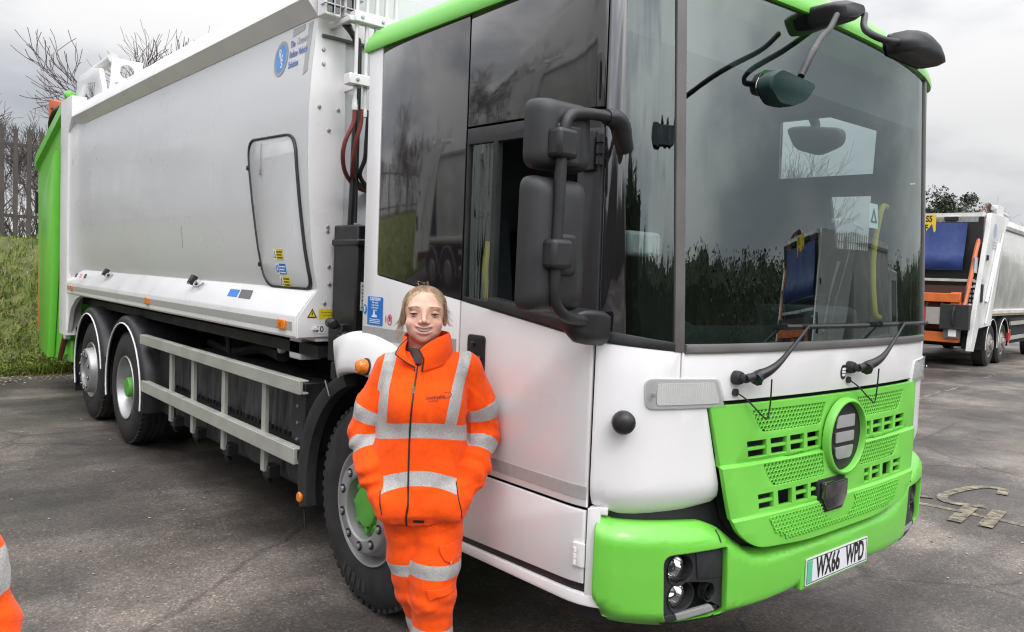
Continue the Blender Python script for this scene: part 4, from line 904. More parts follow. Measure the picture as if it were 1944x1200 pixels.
for sgn in (-1, 1):
    # arch liner and the black mudguard behind the front wheel
    b = BM(); rings = []
    for k in range(15):
        a = R(12+k*(178-12)/14); rings.append([(sgn*x, -.04+.69*math.cos(a), .52+.69*math.sin(a)) for x in (1.19, .80)])
    loft(b, rings, closed=False); bx(b, sgn*.78, sgn*.80, -.75, .70, .45, 1.2); build('arch_liner', b, DARK, truck, recalc=False)
    b = BM(); rings = []
    for k in range(17):
        a = R(-12+k*(72+12)/16); yo = -.05; ro = .735+.02*math.sin(k*.3); ri = .635
        if k < 5: a0 = R(-12+5*84/16)
        P_ = lambda r: (yo+r*math.cos(a), .52+r*math.sin(a))
        (y0, z0), (y1, z1) = P_(ri), P_(ro)
        rings.append([(sgn*1.19, y0, z0), (sgn*1.245, y0+.006, z0), (sgn*1.258, y0*.5+y1*.5, z0*.5+z1*.5), (sgn*1.252, y1-.012, z1-.004), (sgn*1.235, y1, z1), (sgn*.88, y1, z1), (sgn*.88, y1-.02, z1-.01), (sgn*1.19, y1-.03, z1-.012)])
    loft(b, rings); mg = build('front_mudguard', b, GREYD, truck, smooth=40)
    b = BM(); a = R(56); tube(b, [(sgn*1.262, -.05+r*math.cos(a), .52+r*math.sin(a)) for r in (.64, .69, .735)], .004, 5); build('mudguard_joint', b, GREYM, mg)
    b = BM(); lathe(b, [(.030, 0), (.030, .012), (.024, .018), (.001, .020)], (sgn*1.250, .642, .425), (sgn, 0, 0), 18); build('marker_light', b, ORANGE_L, mg)
    b = BM(); tube(b, [(sgn*1.22, .66, .36), (sgn*1.22, .64, .23)], .006, 5); build('mudguard_stay', b, DARK, mg)
    for yc, a0, a1 in ((4.50, -14, 192), (5.93, -20, 172)):
        b = BM(); rings = []; edge = []
        for k in range(25):
            a = R(a0+k*(a1-a0)/24); r = .655
            P_ = lambda rr: (yc+rr*math.cos(a), .53+rr*math.sin(a))
            rings.append([(sgn*1.245, *P_(r-.05)), (sgn*1.25, *P_(r-.01)), (sgn*1.215, *P_(r+.028)), (sgn*1.12, *P_(r+.035)), (sgn*.70, *P_(r+.03)), (sgn*.70, *P_(r+.018)), (sgn*1.20, *P_(r+.01)), (sgn*1.235, *P_(r-.05))]); edge.append((sgn*1.252, *P_(r-.042)))
        loft(b, rings); mg = build('rear_mudguard', b, BLACK, truck, smooth=50)
        b = BM(); tube(b, edge, .0075, 6); build('white_edge', b, STWHITE, mg)
    b = BM(); bx(b, sgn*.72, sgn*1.24, 6.55, 6.565, .22, .95); bx(b, sgn*.72, sgn*1.24, 5.205, 5.22, .45, .75); build('mud_flap', b, BLACK, truck)
    # side guard
    g = empty('side_guard', (0, 0, 0), parent=truck)
    for z0, z1, y0, y1 in ((1.000, 1.082, .70, 3.93), (.585, .680, .75, 3.87)):
        b = BM(); bx(b, sgn*1.225, sgn*1.25, y0, y1, z0, z1); bx(b, sgn*1.19, sgn*1.225, y0, y1, z1-.012, z1); bx(b, sgn*1.19, sgn*1.225, y0, y1, z0, z0+.012); build('guard_rail', b, ALU, g, bev=.004)
    for y in (3.22, 2.68, 2.03, 1.32):
        b = BM(); bx(b, sgn*1.17, sgn*1.20, y-.028, y+.028, .42, 1.06); build('guard_post', b, ALU, g, bev=.004)
        b = BM(); tube(b, [(sgn*1.16, y, .46), (sgn*1.15, y+.02, .36), (sgn*1.12, y+.05, .33)], .022, 6); bx(b, sgn*1.10, sgn*1.18, y-.06, y+.04, .38, .46); build('guard_foot', b, BLACK, g, bev=.008)
    # ribbed battery and tank boxes behind the guard
    b = BM(); n = 150; rows = []
    for k in range(n+1):
        y = 1.0+2.55*k/n; d = .010*math.sin(k*math.pi/1.5)*(1 if (k % 30) > 3 else 0)-(.03 if (k % 30) < 2 else 0)
        rows.append([(sgn*(.60), y, .98), (sgn*(1.02+d), y, .985), (sgn*(1.06+d), y, .95), (sgn*(1.065+d), y, .66), (sgn*(1.05+d), y, .40), (sgn*(1.0+d), y, .33), (sgn*.60, y, .32)])
    loft(b, rows); tk = build('ribbed_tank', b, mat('tank_grey', (.05, .05, .052), .5, var=.5, vscale=5, stretch=(1, 8, 1)), truck, smooth=30)
    b = BM()
    for k in range(36): bx(b, sgn*1.06, sgn*1.082, 1.05+.068*k, 1.05+.068*k+.03, .655, .685)
    bx(b, sgn*1.05, sgn*1.075, 1.0, 3.5, .625, .655); build('tank_ledge', b, BLACK, tk, smooth=0)
    b = BM(); bx(b, sgn*1.0, sgn*1.16, .82, .98, .50, 1.05); bx(b, sgn*1.0, sgn*1.10, 3.56, 3.85, .40, 1.0); build_each('bracket_box', b, BLACK, truck, bev=.01)
    b = BM()
    for z in (.60, .70, .80, .90, 1.0): lathe(b, [(.010, 0), (.010, .006), (.001, .008)], (sgn*1.161, .90, z), (sgn, 0, 0), 8)
    build_each('rivet', b, STEEL, truck)
# ------------------------------------------------------------------ body
PROF = [(1.594, 1.130), (1.70, 1.155), (1.855, 1.178), (2.115, 1.200), (2.353, 1.213), (2.65, 1.214), (2.85, 1.203), (3.05, 1.182), (3.16, 1.170)]
def px_(z): return float(np.interp(z, [p[0] for p in PROF], [p[1] for p in PROF]))
def zt(z, y): return z+.018*(y-.75)*max(0, min(1, (z-2.2)/.9))
def zinv(z, y): return z-.018*(y-.75)*max(0, min(1, (z-2.2)/.9))
NP_ = 22
zz = [1.594+(3.16-1.594)*k/NP_ for k in range(NP_+1)]
b = BM(); rings = []
for y, fl in ((.75, 0), (2., 0), (3.5, 0), (5., 0), (6.2, 0), (6.55, .0), (6.72, .12), (6.86, .45), (6.98, .9), (7.02, 1)):
    L = []
    for z in zz: x = px_(z); L.append((-(x+(1.243-x)*fl), y, zt(z, y)))
    L += [(-1.12, y, zt(3.40, y)), (1.12, y, zt(3.40, y))]
    for z in zz[::-1]: x = px_(z); L.append(((x+(1.243-x)*fl), y, zt(z, y)))
    L += [(1.13, y, 1.30), (-1.13, y, 1.30)]
    rings.append(L)
loft(b, rings); body = build('body', b, PANEL, truck, smooth=40)
# roof rails
for sgn in (-1, 1):
    b = BM(); rings = []
    for y in (.735, 1.5, 3., 5., 6.7, 6.98): rings.append([(sgn*x, y, zt(z, y)) for x, z in ((1.10, 3.157), (1.176, 3.157), (1.250, 3.245), (1.247, 3.262), (1.17, 3.405), (1.10, 3.41))])
    loft(b, rings); build('roof_rail', b, WHITE, truck, smooth=20)
    # ledge (sloping top, rail face, return)
    b = BM(); rings = []
    for y in (.752, 2, 4, 6, 7.0): rings.append([(sgn*x, y, z) for x, z in ((1.10, 1.606), (1.140, 1.600), (1.252, 1.452), (1.257, 1.440), (1.255, 1.330), (1.248, 1.318), (1.20, 1.318), (1.10, 1.40))])
    loft(b, rings); ledge = build('side_ledge', b, WHITE, truck, smooth=24)
    b = BM(); bx(b, sgn*1.2555, sgn*1.2572, .80, 6.96, 1.362, 1.412); build('reflective_strip', b, BAND, ledge, smooth=0)
    for y in (.93, 3.68, 6.70):
        b = BM(); bx(b, sgn*1.255, sgn*1.272, y-.052, y+.052, 1.362, 1.420); ml = build('marker_light', b, ORANGE_L, ledge, bev=.006)
        if y < 1: 
            b = BM(); bx(b, sgn*1.272, sgn*1.276, y-.008, y+.012, 1.378, 1.402); build('reflector', b, mat('amber_dark', (.45, .10, .01), .2), ml)
    # rear post
    b = BM(); P_ = [(1.255, 6.99), (1.262, 7.02), (1.262, 7.37), (1.245, 7.395), (1.10, 7.395), (1.10, 6.99)]
    loft(b, [[(sgn*x, y-(.18 if (z > 3.3 and y < 7.1) else 0), z) for x, y in P_] for z in (.82, 1.2, 2.5, 3.2, 3.36, 3.60)]); build('rear_post', b, WHITE, truck, smooth=24)
    b = BM(); tube(b, [(sgn*1.20, 7.25, .86), (sgn*1.20, 7.45, .66), (sgn*1.19, 7.66, .48)], .035, 8); build('post_strut', b, RED, truck)
    b = BM(); lathe(b, [(.06, -.03), (.06, .02), (.05, .03)], (sgn*1.23, 7.10, .82), (sgn, 0, 0), 16); build('post_foot', b, WHITE, truck)
    # arch cover at the rear of the rail
    b = BM(); loft(b, [[(sgn*x, y, z) for y, z in ((6.99, 1.32), (6.99, .85), (6.93, .95), (6.80, 1.15), (6.55, 1.27), (6.3, 1.32))] for x in (1.20, 1.245)]); build('rail_corner', b, WHITE, truck)
    # front flange of the body
    b = BM(); L = [(-px_(z), z) for z in zz]+[(-1.0, 3.16), (-.985, 2.4), (-.985, 1.55), (-1.02, 1.33), (-1.25, 1.325), (-1.252, 1.44), (-1.14, 1.598)]
    if sgn > 0: L = [(-u, v) for u, v in L]
    fl = build('body_flange', plate([L], .012, .002, lambda u, v, w: (u, .748-w, v)), WHITE, truck)
    b = BM()
    for x, z in ((1.137, 2.976), (1.135, 2.896), (1.154, 2.651), (1.034, 2.65), (1.091, 2.526), (1.081, 1.97), (1.081, 1.945), (1.003, 1.97), (1.003, 1.945), (1.067, 1.74), (.996, 1.74), (1.061, 1.636), (1.09, 1.525), (1.01, 1.523)):
        lathe(b, [(.012, 0), (.012, .003), (.008, .010), (.001, .011)], (sgn*x, .736, z), (0, -1, 0), 10)
    build_each('bolt', b, STEEL, fl)
# front bulkhead, hood, pipes
b = BM(); bx(b, -1.0, 1.0, .80, .82, 1.3, 3.1); build('front_bulkhead', b, mat('bulkhead_dark', (.02, .022, .03), .5), truck)
b = BM(); loft(b, [[(x, y, z) for y, z in ((.742, 3.06), (.742, 3.20), (.80, 3.42), (1.0, 3.47), (1.0, 3.06))] for x in (-1.12, 1.12)]); build('front_hood', b, WHITE, truck)
b = BM(); bx(b, -1.15, 1.15, .72, .742, 3.045, 3.06); build('hood_seam', b, GREYM, truck)
PIPE = mat('pipe_grey', (.60, .60, .59), .35, var=.05)
for k in range(5):
    x = -1.045+k*.062; b = BM(); zb = 2.64-.03*(k % 2); r = .011+.003*(k > 1)
    tube(b, [(x, .52, zb), (x, .52, 3.36), (x, .54, 3.42), (x, .60, 3.46), (x, 1.2, 3.50)], r, 10); lathe(b, [(r+.006, 0), (r+.006, .03), (r+.003, .035), (r+.003, .06)], (x, .52, zb-.02), (0, 0, 1), 6); build('hydraulic_pipe', b, PIPE, truck)
b = BM(); bx(b, -1.075, -.70, .485, .555, 3.10, 3.16); bx(b, -1.10, -.92, .485, .555, 2.755, 2.815); bx(b, -1.10, -1.06, .5, .74, 3.10, 3.13); bx(b, -1.0, -.98, .55, .8, 2.76, 2.80); pc = build_each('pipe_clamp', b, WHITE, truck, bev=.006)[0]
b = BM()
for x, z in ((-1.03, 3.13), (-.90, 3.13), (-1.05, 2.785)): lathe(b, [(.010, 0), (.010, .008), (.001, .009)], (x, .484, z), (0, -1, 0), 6)
build_each('bolt', b, STEEL, pc)
for k, (x0, c) in enumerate(((-1.045, RED), (-1.0, RED), (-.955, BLACK))):
    b = BM(); tube(b, [(x0, .52, 2.63), (x0-.005, .52, 2.55), (x0-.045+.02*k, .53, 2.45), (x0-.05+.025*k, .55, 2.36), (x0+.0, .60, 2.27), (x0+.12, .68, 2.21), (x0+.3, .78, 2.20)], .013, 8, 6); build('hydraulic_hose', b, c, truck)
b = BM(); tube(b, [(-1.08, .62, 3.12), (-1.03, .58, 3.04), (-.995, .60, 2.95), (-.99, .62, 2.2), (-.99, .64, 1.9)], .018, 8, 5); tube(b, [(-1.06, .6, 3.12), (-1.01, .60, 3.02), (-.97, .62, 2.95), (-.97, .62, 2.0)], .014, 8, 5); build('cable_loom', b, BLACK, truck)
for k, x in enumerate((-1.15, -1.03)):
    wl = empty('work_lamp', (0, 0, 0), parent=truck)
    b = BM(); bx(b, x-.05, x+.05, .60, .70, 3.13+.02*k, 3.36); build('lamp_body', b, WHITE, wl, bev=.01)
    b = BM(); bx(b, x-.038, x+.038, .595, .602, 3.15+.02*k, 3.34); build('lamp_glass', b, BLACKG, wl)
    b = BM()
    for z in (3.19, 3.25, 3.31): tube(b, [(x-.055, .64, z), (x-.055, .585, z), (x+.055, .585, z), (x+.055, .64, z)], .0045, 6)
    tube(b, [(x, .585, 3.14), (x, .585, 3.36)], .0045, 6); build('lamp_guard', b, STEEL, wl)
b = BM(); bx(b, -1.06, -.80, .42, .70, 1.32, 1.98); bx(b, -1.07, -.80, .40, .71, 1.86, 1.90); build('air_box', b, BLACK, truck, bev=.012)
b = BM()
for k in range(3): lathe(b, [(.009, 0), (.009, .006), (.001, .007)], (-1.0+.035*k, .418, 1.93), (0, -1, 0), 10)
build_each('box_stud', b, STEEL, truck)
b = BM(); bx(b, -1.03, -.985, .416, .42, 1.50, 1.66); lb = build('white_label', b, STWHITE, truck, smooth=0)
b = BM()
for k in range(7): bx(b, -1.025+.004*(k % 2), -.992, .4145, .4155, 1.515+.02*k, 1.522+.02*k)
build('label_print', b, GREYM, lb, smooth=0)
b = BM(); bx(b, -1.10, -.93, .50, .66, 1.20, 1.42); lathe(b, [(.03, -.05), (.03, .06), (.022, .07)], (-1.12, .58, 1.42), (-.3, -1, 0), 12); lathe(b, [(.04, 0), (.04, .05)], (-1.08, .52, 1.34), (0, -1, 0), 12); tube(b, [(-1.05, .5, 1.35), (-1.0, .42, 1.30), (-.96, .40, 1.18)], .016, 6, 4); tube(b, [(-1.0, .5, 1.38), (-.95, .42, 1.33), (-.9, .40, 1.2)], .014, 6, 4); bx(b, -1.12, -1.0, .52, .58, 1.10, 1.20); build('tilt_lock', b, BLACK, truck, bev=.006)
b = BM(); bx(b, -1.16, -1.13, .72, .735, 1.37, 1.385); build('flange_foot', b, WHITE, truck)
# warning stickers on the flange, number
def ff(ox, oz, e=0.): return lambda u, v, w: (ox+u, .7355-.0008-e-w, oz+v)
b = plate([[(-.055, .028), (.075, .028), (.075, -.028), (-.055, -.028)]], .0008, 0, ff(-1.07, 1.462)); ys = build('yellow_sticker', b, YELLOW, truck)
b = text_bm('Ensure body prop', .014, .0004, ff(-1.06, 1.472, .001)); merge(b, text_bm('is in position', .014, .0004, ff(-1.06, 1.455, .001))); build('sticker_print', b, INK, ys)
b = plate([[(-.03, -.024), (.03, -.024), (0, .03)]], .0008, 0, ff(-1.165, 1.465)); tr = build('warning_triangle', b, YELLOW, truck)
b = plate([[(-.03, -.024), (.03, -.024), (0, .03)], [(-.021, -.019), (.021, -.019), (0, .019)]], .0006, 0, ff(-1.165, 1.465, .001)); merge(b, plate([[(-.003, -.010), (.003, -.010), (.003, .008), (-.003, .008)]], .0006, 0, ff(-1.165, 1.465, .001))); build('triangle_print', b, INK, tr)
b = plate([[(-.03, .024), (.03, .024), (.03, -.024), (-.03, -.024)]], .0008, 0, ff(-1.115, 1.372)); nl = build('number_label', b, STWHITE, truck); build('label_print', text_bm('10', .05, .0004, ff(-1.115, 1.372, .001), bold=.001), INK, nl)
# ------------------------------------------------------------------ hatch, logo and stickers on the body side
def bs(u, v, w): return (-px_(zinv(v, u))-w, u, v)
HC = [k*.08+1.6 for k in range(14)]
ho = rnd([(1.615, 2.545), (.890, 2.515), (.775, 1.596), (1.455, 1.594)], [.12, .13, .09, .12], 7)
cx_, cz_ = 1.18, 2.06
hi_ = [(cx_+(u-cx_)*.955, cz_+(v-cz_)*.970) for u, v in ho]
hatch = build('side_hatch', plate([hi_], .010, .002, bs, cv=HC), PANEL, truck)
build('hatch_seal', plate([ho, hi_], .018, .005, bs, cv=HC), BLACK, hatch)
b = BM()
for y, z in ((1.585, 2.36), (1.485, 1.74)): lathe(b, [(.016, .01), (.016, .022), (.006, .026)], bs(y, z, 0), (-1, 0, 0), 12)
build('hatch_latch', b, BLACK, hatch)
b = BM(); tube(b, [bs(1.385, z, .014) for z in (2.50, 2.40, 2.33)], .0025, 4); tube(b, [bs(1.385, z, .017) for z in (2.34, 2.30)], .006, 6); build('hatch_pull', b, STEEL, hatch)
def bsl(oy, oz, e): return lambda u, v, w: bs(oy-u, oz+v, e+w)
for z, c, yy in ((1.805, YELLOW, 1.185), (1.715, STBLUE, 1.165), (1.64, YELLOW, 1.135)):
    b = plate([[(-.075, .034), (.070, .034), (.070, -.034), (-.075, -.034)]], .0006, 0, bsl(yy, z, .0115)); s_ = build('white_backing', b, STWHITE, hatch, smooth=0)
    b = plate([[(-.030, .032), (.068, .032), (.068, -.032), (-.030, -.032)]], .0006, 0, bsl(yy, z, .0125)); build('sticker', b, c, hatch, smooth=0)
    b = BM()
    for k in range(3): merge(b, plate([[(-.022+.006*(k == 2), .018-.018*k), (.060-.012*(k == 1), .018-.018*k), (.060-.012*(k == 1), .010-.018*k), (-.022+.006*(k == 2), .010-.018*k)]], .0005, 0, bsl(yy, z, .0132)))
    build('sticker_print', b, INK if c is YELLOW else STWHITE, hatch, smooth=0)
    b = plate([[(-.072, -.022), (-.036, -.022), (-.054, .024)], [(-.066, -.018), (-.042, -.018), (-.054, .013)]] if c is YELLOW else [ell(-.054, 0, .017, .026, 20), ell(-.054, 0, .010, .016, 20)], .0005, 0, bsl(yy, z, .0126)); build('sticker_symbol', b, INK if c is YELLOW else STBLUE, hatch, smooth=0)
LG = empty('side_logo', (0, 0, 0), parent=truck); ly, lz = 1.195, 2.995
b = plate([ell(0, 0, .100, .108, 40), ell(0, 0, .078, .086, 40)], .0008, 0, bsl(ly, lz, .002), cv=[-.05, 0, .05]); build('logo_ring', b, mat('logo_grey', (.30, .31, .35), .35), LG)
b = plate([ell(0, 0, .078, .086, 40)], .0008, 0, bsl(ly, lz, .002), cv=[-.05, 0, .05]); build('logo_disc', b, mat('logo_blue', (.05, .20, .55), .35, col2=(.09, .32, .72), vscale=8), LG)
b = BM()
for ch, oy, oz in (('R', -.016, .034), ('V', .008, -.002), ('S', .020, -.036)): merge(b, text_bm(ch, .072, .0006, bsl(ly-oy, lz+oz, .0032), bold=.001))
build('logo_letters', b, STWHITE, LG)
b = BM(); tx = mat('logo_text_blue', (.08, .16, .42), .4)
for k, (s_, z) in enumerate((('The', 3.055), ('Refuse Vehicle', 2.993), ('Solution', 2.931))): merge(b, text_bm(s_, .058, .0006, bsl(1.075, z, .002), bold=.0008, sx=.72, align='LEFT'))
build('logo_text', b, tx, LG)
b = text_bm('Complete', .056, .0006, bsl(.985, 3.058, .002), sx=.66, align='LEFT', shear=.2); build('logo_text_grey', b, mat('logo_text_pale', (.33, .34, .36), .4), LG)
for L in ([(1.06, 3.15), (.90, 3.148), (.90, 3.115), (1.06, 3.10)], [(.85, 3.142), (.795, 3.142), (.80, 2.86), (.855, 2.84)]):
    build('reflective_strip', plate([L], .001, 0, lambda u, v, w: bs(u, v, .001+w), cv=[2.95, 3.05]), BAND, body)
# cameras, stickers on the ledge
def le(y, t, h=0.):     # t: 0 inner edge .. 1 outer edge of the sloping ledge top
    n = Vector((-.148, 0, .112)).normalized(); return Vector((-1.140-.112*t, y, 1.600-.148*t))+n*h
for y in (5.40, 2.72):
    sc = empty('side_camera', (0, 0, 0), parent=truck); p = le(y, .25)
    b = BM(); box(b, p+Vector((-.03, 0, .038)), (.045, .06, .075), Matrix.Rotation(R(30), 3, 'Y')); tube(b, [p, p+Vector((-.03, 0, .02))], .02, 8); build('housing', b, BLACK, sc, bev=.008)
    b = BM(); box(b, p+Vector((-.050, -.003, .030)), (.012, .045, .055), Matrix.Rotation(R(30), 3, 'Y')); build('lamp_face', b, STEEL, sc)
    b = BM(); tube(b, [p+Vector((-.02, -.05, .03)), p+Vector((-.05, -.09, .0)), p+Vector((-.03, -.13, -.01)), p+Vector((0, -.16, .02))], .007, 6, 5); build('cable', b, STEEL, sc)
def lq(y0, y1, t0, t1, h=.003): return [le(y0, t0, h), le(y1, t0, h), le(y1+.0, t1, h), le(y0+.0, t1, h)]
def ledge_sticker(name, m, y0, y1, t0, t1, sk=0.):
    b = BM(); q = lq(y0, y1, t0, t1); q[2] += Vector((0, sk, 0)); q[3] += Vector((0, sk, 0)); lo_ = [p-Vector((-.148, 0, .112)).normalized()*.002 for p in q]
    loft(b, [lo_, q]); build(name, b, m, truck, smooth=0)
ledge_sticker('grey_pad', mat('pad_grey', (.12, .12, .125), .7), 1.60, 1.80, .25, .62, -.05); ledge_sticker('blue_pad', STBLUE, 1.82, 1.99, .28, .60, -.03)
for y, m in ((6.86, BLACK), (6.62, mat('sticker_pink', (.6, .25, .27), .4)), (6.40, BLACK)):
    ledge_sticker('ledge_tag', m, y-.05, y+.05, .28, .58, -.08)
b = BM(); tube(b, [bs(3.03, z, .001) for z in (2.02, 1.95, 1.85)], .0015, 4); build('panel_seam', b, GREYM, body)
# ------------------------------------------------------------------ tailgate, lifter, roof bracket
tg = empty('tailgate', (0, 0, 0), parent=truck)
SIDE_T = [(7.405, 3.60), (7.62, 3.60), (9.20, 3.14), (9.38, 2.85), (9.25, .95), (9.0, .60), (8.15, .42), (7.6, .46), (7.41, .55)]
b = plate([SIDE_T], 2.36, .01, lambda u, v, w: (-1.18+w, u, v)); build('tailgate_body', b, GREEN, tg, smooth=20)
def ts(u, v, w): return (-1.181-w, u, v)
b = plate([[(7.66, 3.06), (8.25, 2.70), (8.45, 2.55), (8.55, 1.7), (8.6, .52), (8.05, .45), (7.78, 1.6)]], .10, .03, ts); build('side_rib', b, GREEN, tg)
b = BM(); rings = []
for y, z in ((7.50, 3.63), (9.22, 3.16), (9.30, 3.08)): rings.append([(-1.17, y, z), (-1.235, y, z-.01), (-1.235, y-.02, z-.13), (-1.17, y-.02, z-.15)])
loft(b, rings); build('top_flange', b, GREEN, tg)
b = BM(); lathe(b, [(.01, -.06), (.05, -.05), (.06, 0), (.05, .05), (.01, .06)], (-1.13, 7.62, 3.74), (0, 1, 0), 14); bx(b, -1.16, -1.1, 7.45, 7.62, 3.60, 3.72); build('ram_pivot', b, GREEN, tg)
b = plate([[(8.60, .95), (8.95, .95), (8.78, 1.25)]], .03, .008, ts); merge(b, plate([[(8.68, .55), (8.80, .55), (8.86, 1.0), (8.74, 1.0)]], .03, .008, ts)); build('rear_foot_cover', b, GREEN, tg)
b = BM(); bx(b, -1.15, 1.15, 7.25, 7.7, .46, .72); build('tailgate_sill', b, GREEN, tg, bev=.02)
b = plate([[(7.96, 1.75), (8.06, 1.75), (8.06, 1.93), (7.96, 1.93)]], .001, 0, lambda u, v, w: (-1.232-w, u, v)); build('tailgate_sticker', b, mat('sticker_teal', (.15, .42, .5), .4), tg)
b = plate([[(7.98, 1.48), (8.06, 1.48), (8.06, 1.70), (7.98, 1.70)]], .001, 0, lambda u, v, w: (-1.232-w, u, v)); build('tailgate_sticker', b, mat('sticker_grey', (.25, .27, .25), .4), tg)
bl = empty('bin_lift', (0, 0, 0), parent=truck)
b = BM(); bx(b, -1.15, -1.02, 9.36, 9.52, .7, 3.0); bx(b, -1.1, 1.1, 9.36, 9.5, .8, 1.2); bx(b, -1.08, -1.0, 9.3, 9.4, 3.0, 3.1); build('lift_frame', b, ORANGE, bl, bev=.01)
b = plate([rnd([(9.72, 4.02), (8.75, 3.84), (8.7, 3.3), (9.72, 3.3)], .01), rnd([(9.60, 3.88), (8.85, 3.74), (8.82, 3.4), (9.60, 3.4)], .01)], .12, .004, lambda u, v, w: (-1.0+w, u, v)); build('lift_arm', b, ORANGE, bl)
b = BM(); bx(b, -.9, -.88, 8.8, 9.65, 3.35, 3.9); build('lift_plate', b, mat('lift_brown', (.16, .05, .02), .6), bl)
b = BM(); tube(b, [(-1.02, 8.75, 3.75), (-1.03, 9.1, 3.74), (-1.03, 9.35, 3.62), (-1.02, 9.3, 3.45), (-1.0, 9.15, 3.36)], .04, 8, 6); build('lift_hose', b, BLACK, bl)
b = BM(); bx(b, -1.20, -1.16, 9.42, 9.50, 2.35, 2.65); build('lift_button_box', b, BLACK, bl)
rb = empty('roof_bracket', (0, 0, 0), parent=truck)
def rs(x): return lambda u, v, w: (x-w, u, v)
b = plate([[(7.40, 3.62), (7.28, 3.86), (7.05, 3.90), (6.62, 3.90), (6.2, 3.83), (6.0, 3.53), (6.6, 3.44), (7.3, 3.58)], rnd([(7.15, 3.62), (6.95, 3.78), (6.35, 3.70), (6.45, 3.52)], .03)], .05, .004, rs(-1.06)); build('bracket_plate', b, WHITE, rb)
b = plate([rnd([(-1.03, 3.92), (-.72, 3.92), (-.70, 3.50), (-1.06, 3.50)], .015), ell(-.88, 3.79, .075, .075, 20), rnd([(-1.0, 3.66), (-.76, 3.66), (-.75, 3.53), (-1.0, 3.53)], .02)], .03, .003, lambda u, v, w: (u, 6.0-w, v)); build('bracket_face', b, WHITE, rb)
b = BM(); tube(b, [(-1.0, 6.05, 3.93), (-1.0, 7.45, 3.93)], .055, 14); build('ram_tube', b, PIPE, rb)
b = BM(); bx(b, -1.0, -.7, 5.85, 6.4, 3.46, 3.56); tube(b, [(-.85, 5.75, 3.66), (-.85, 6.0, 3.62)], .03); build('bracket_base', b, GREYD, rb)
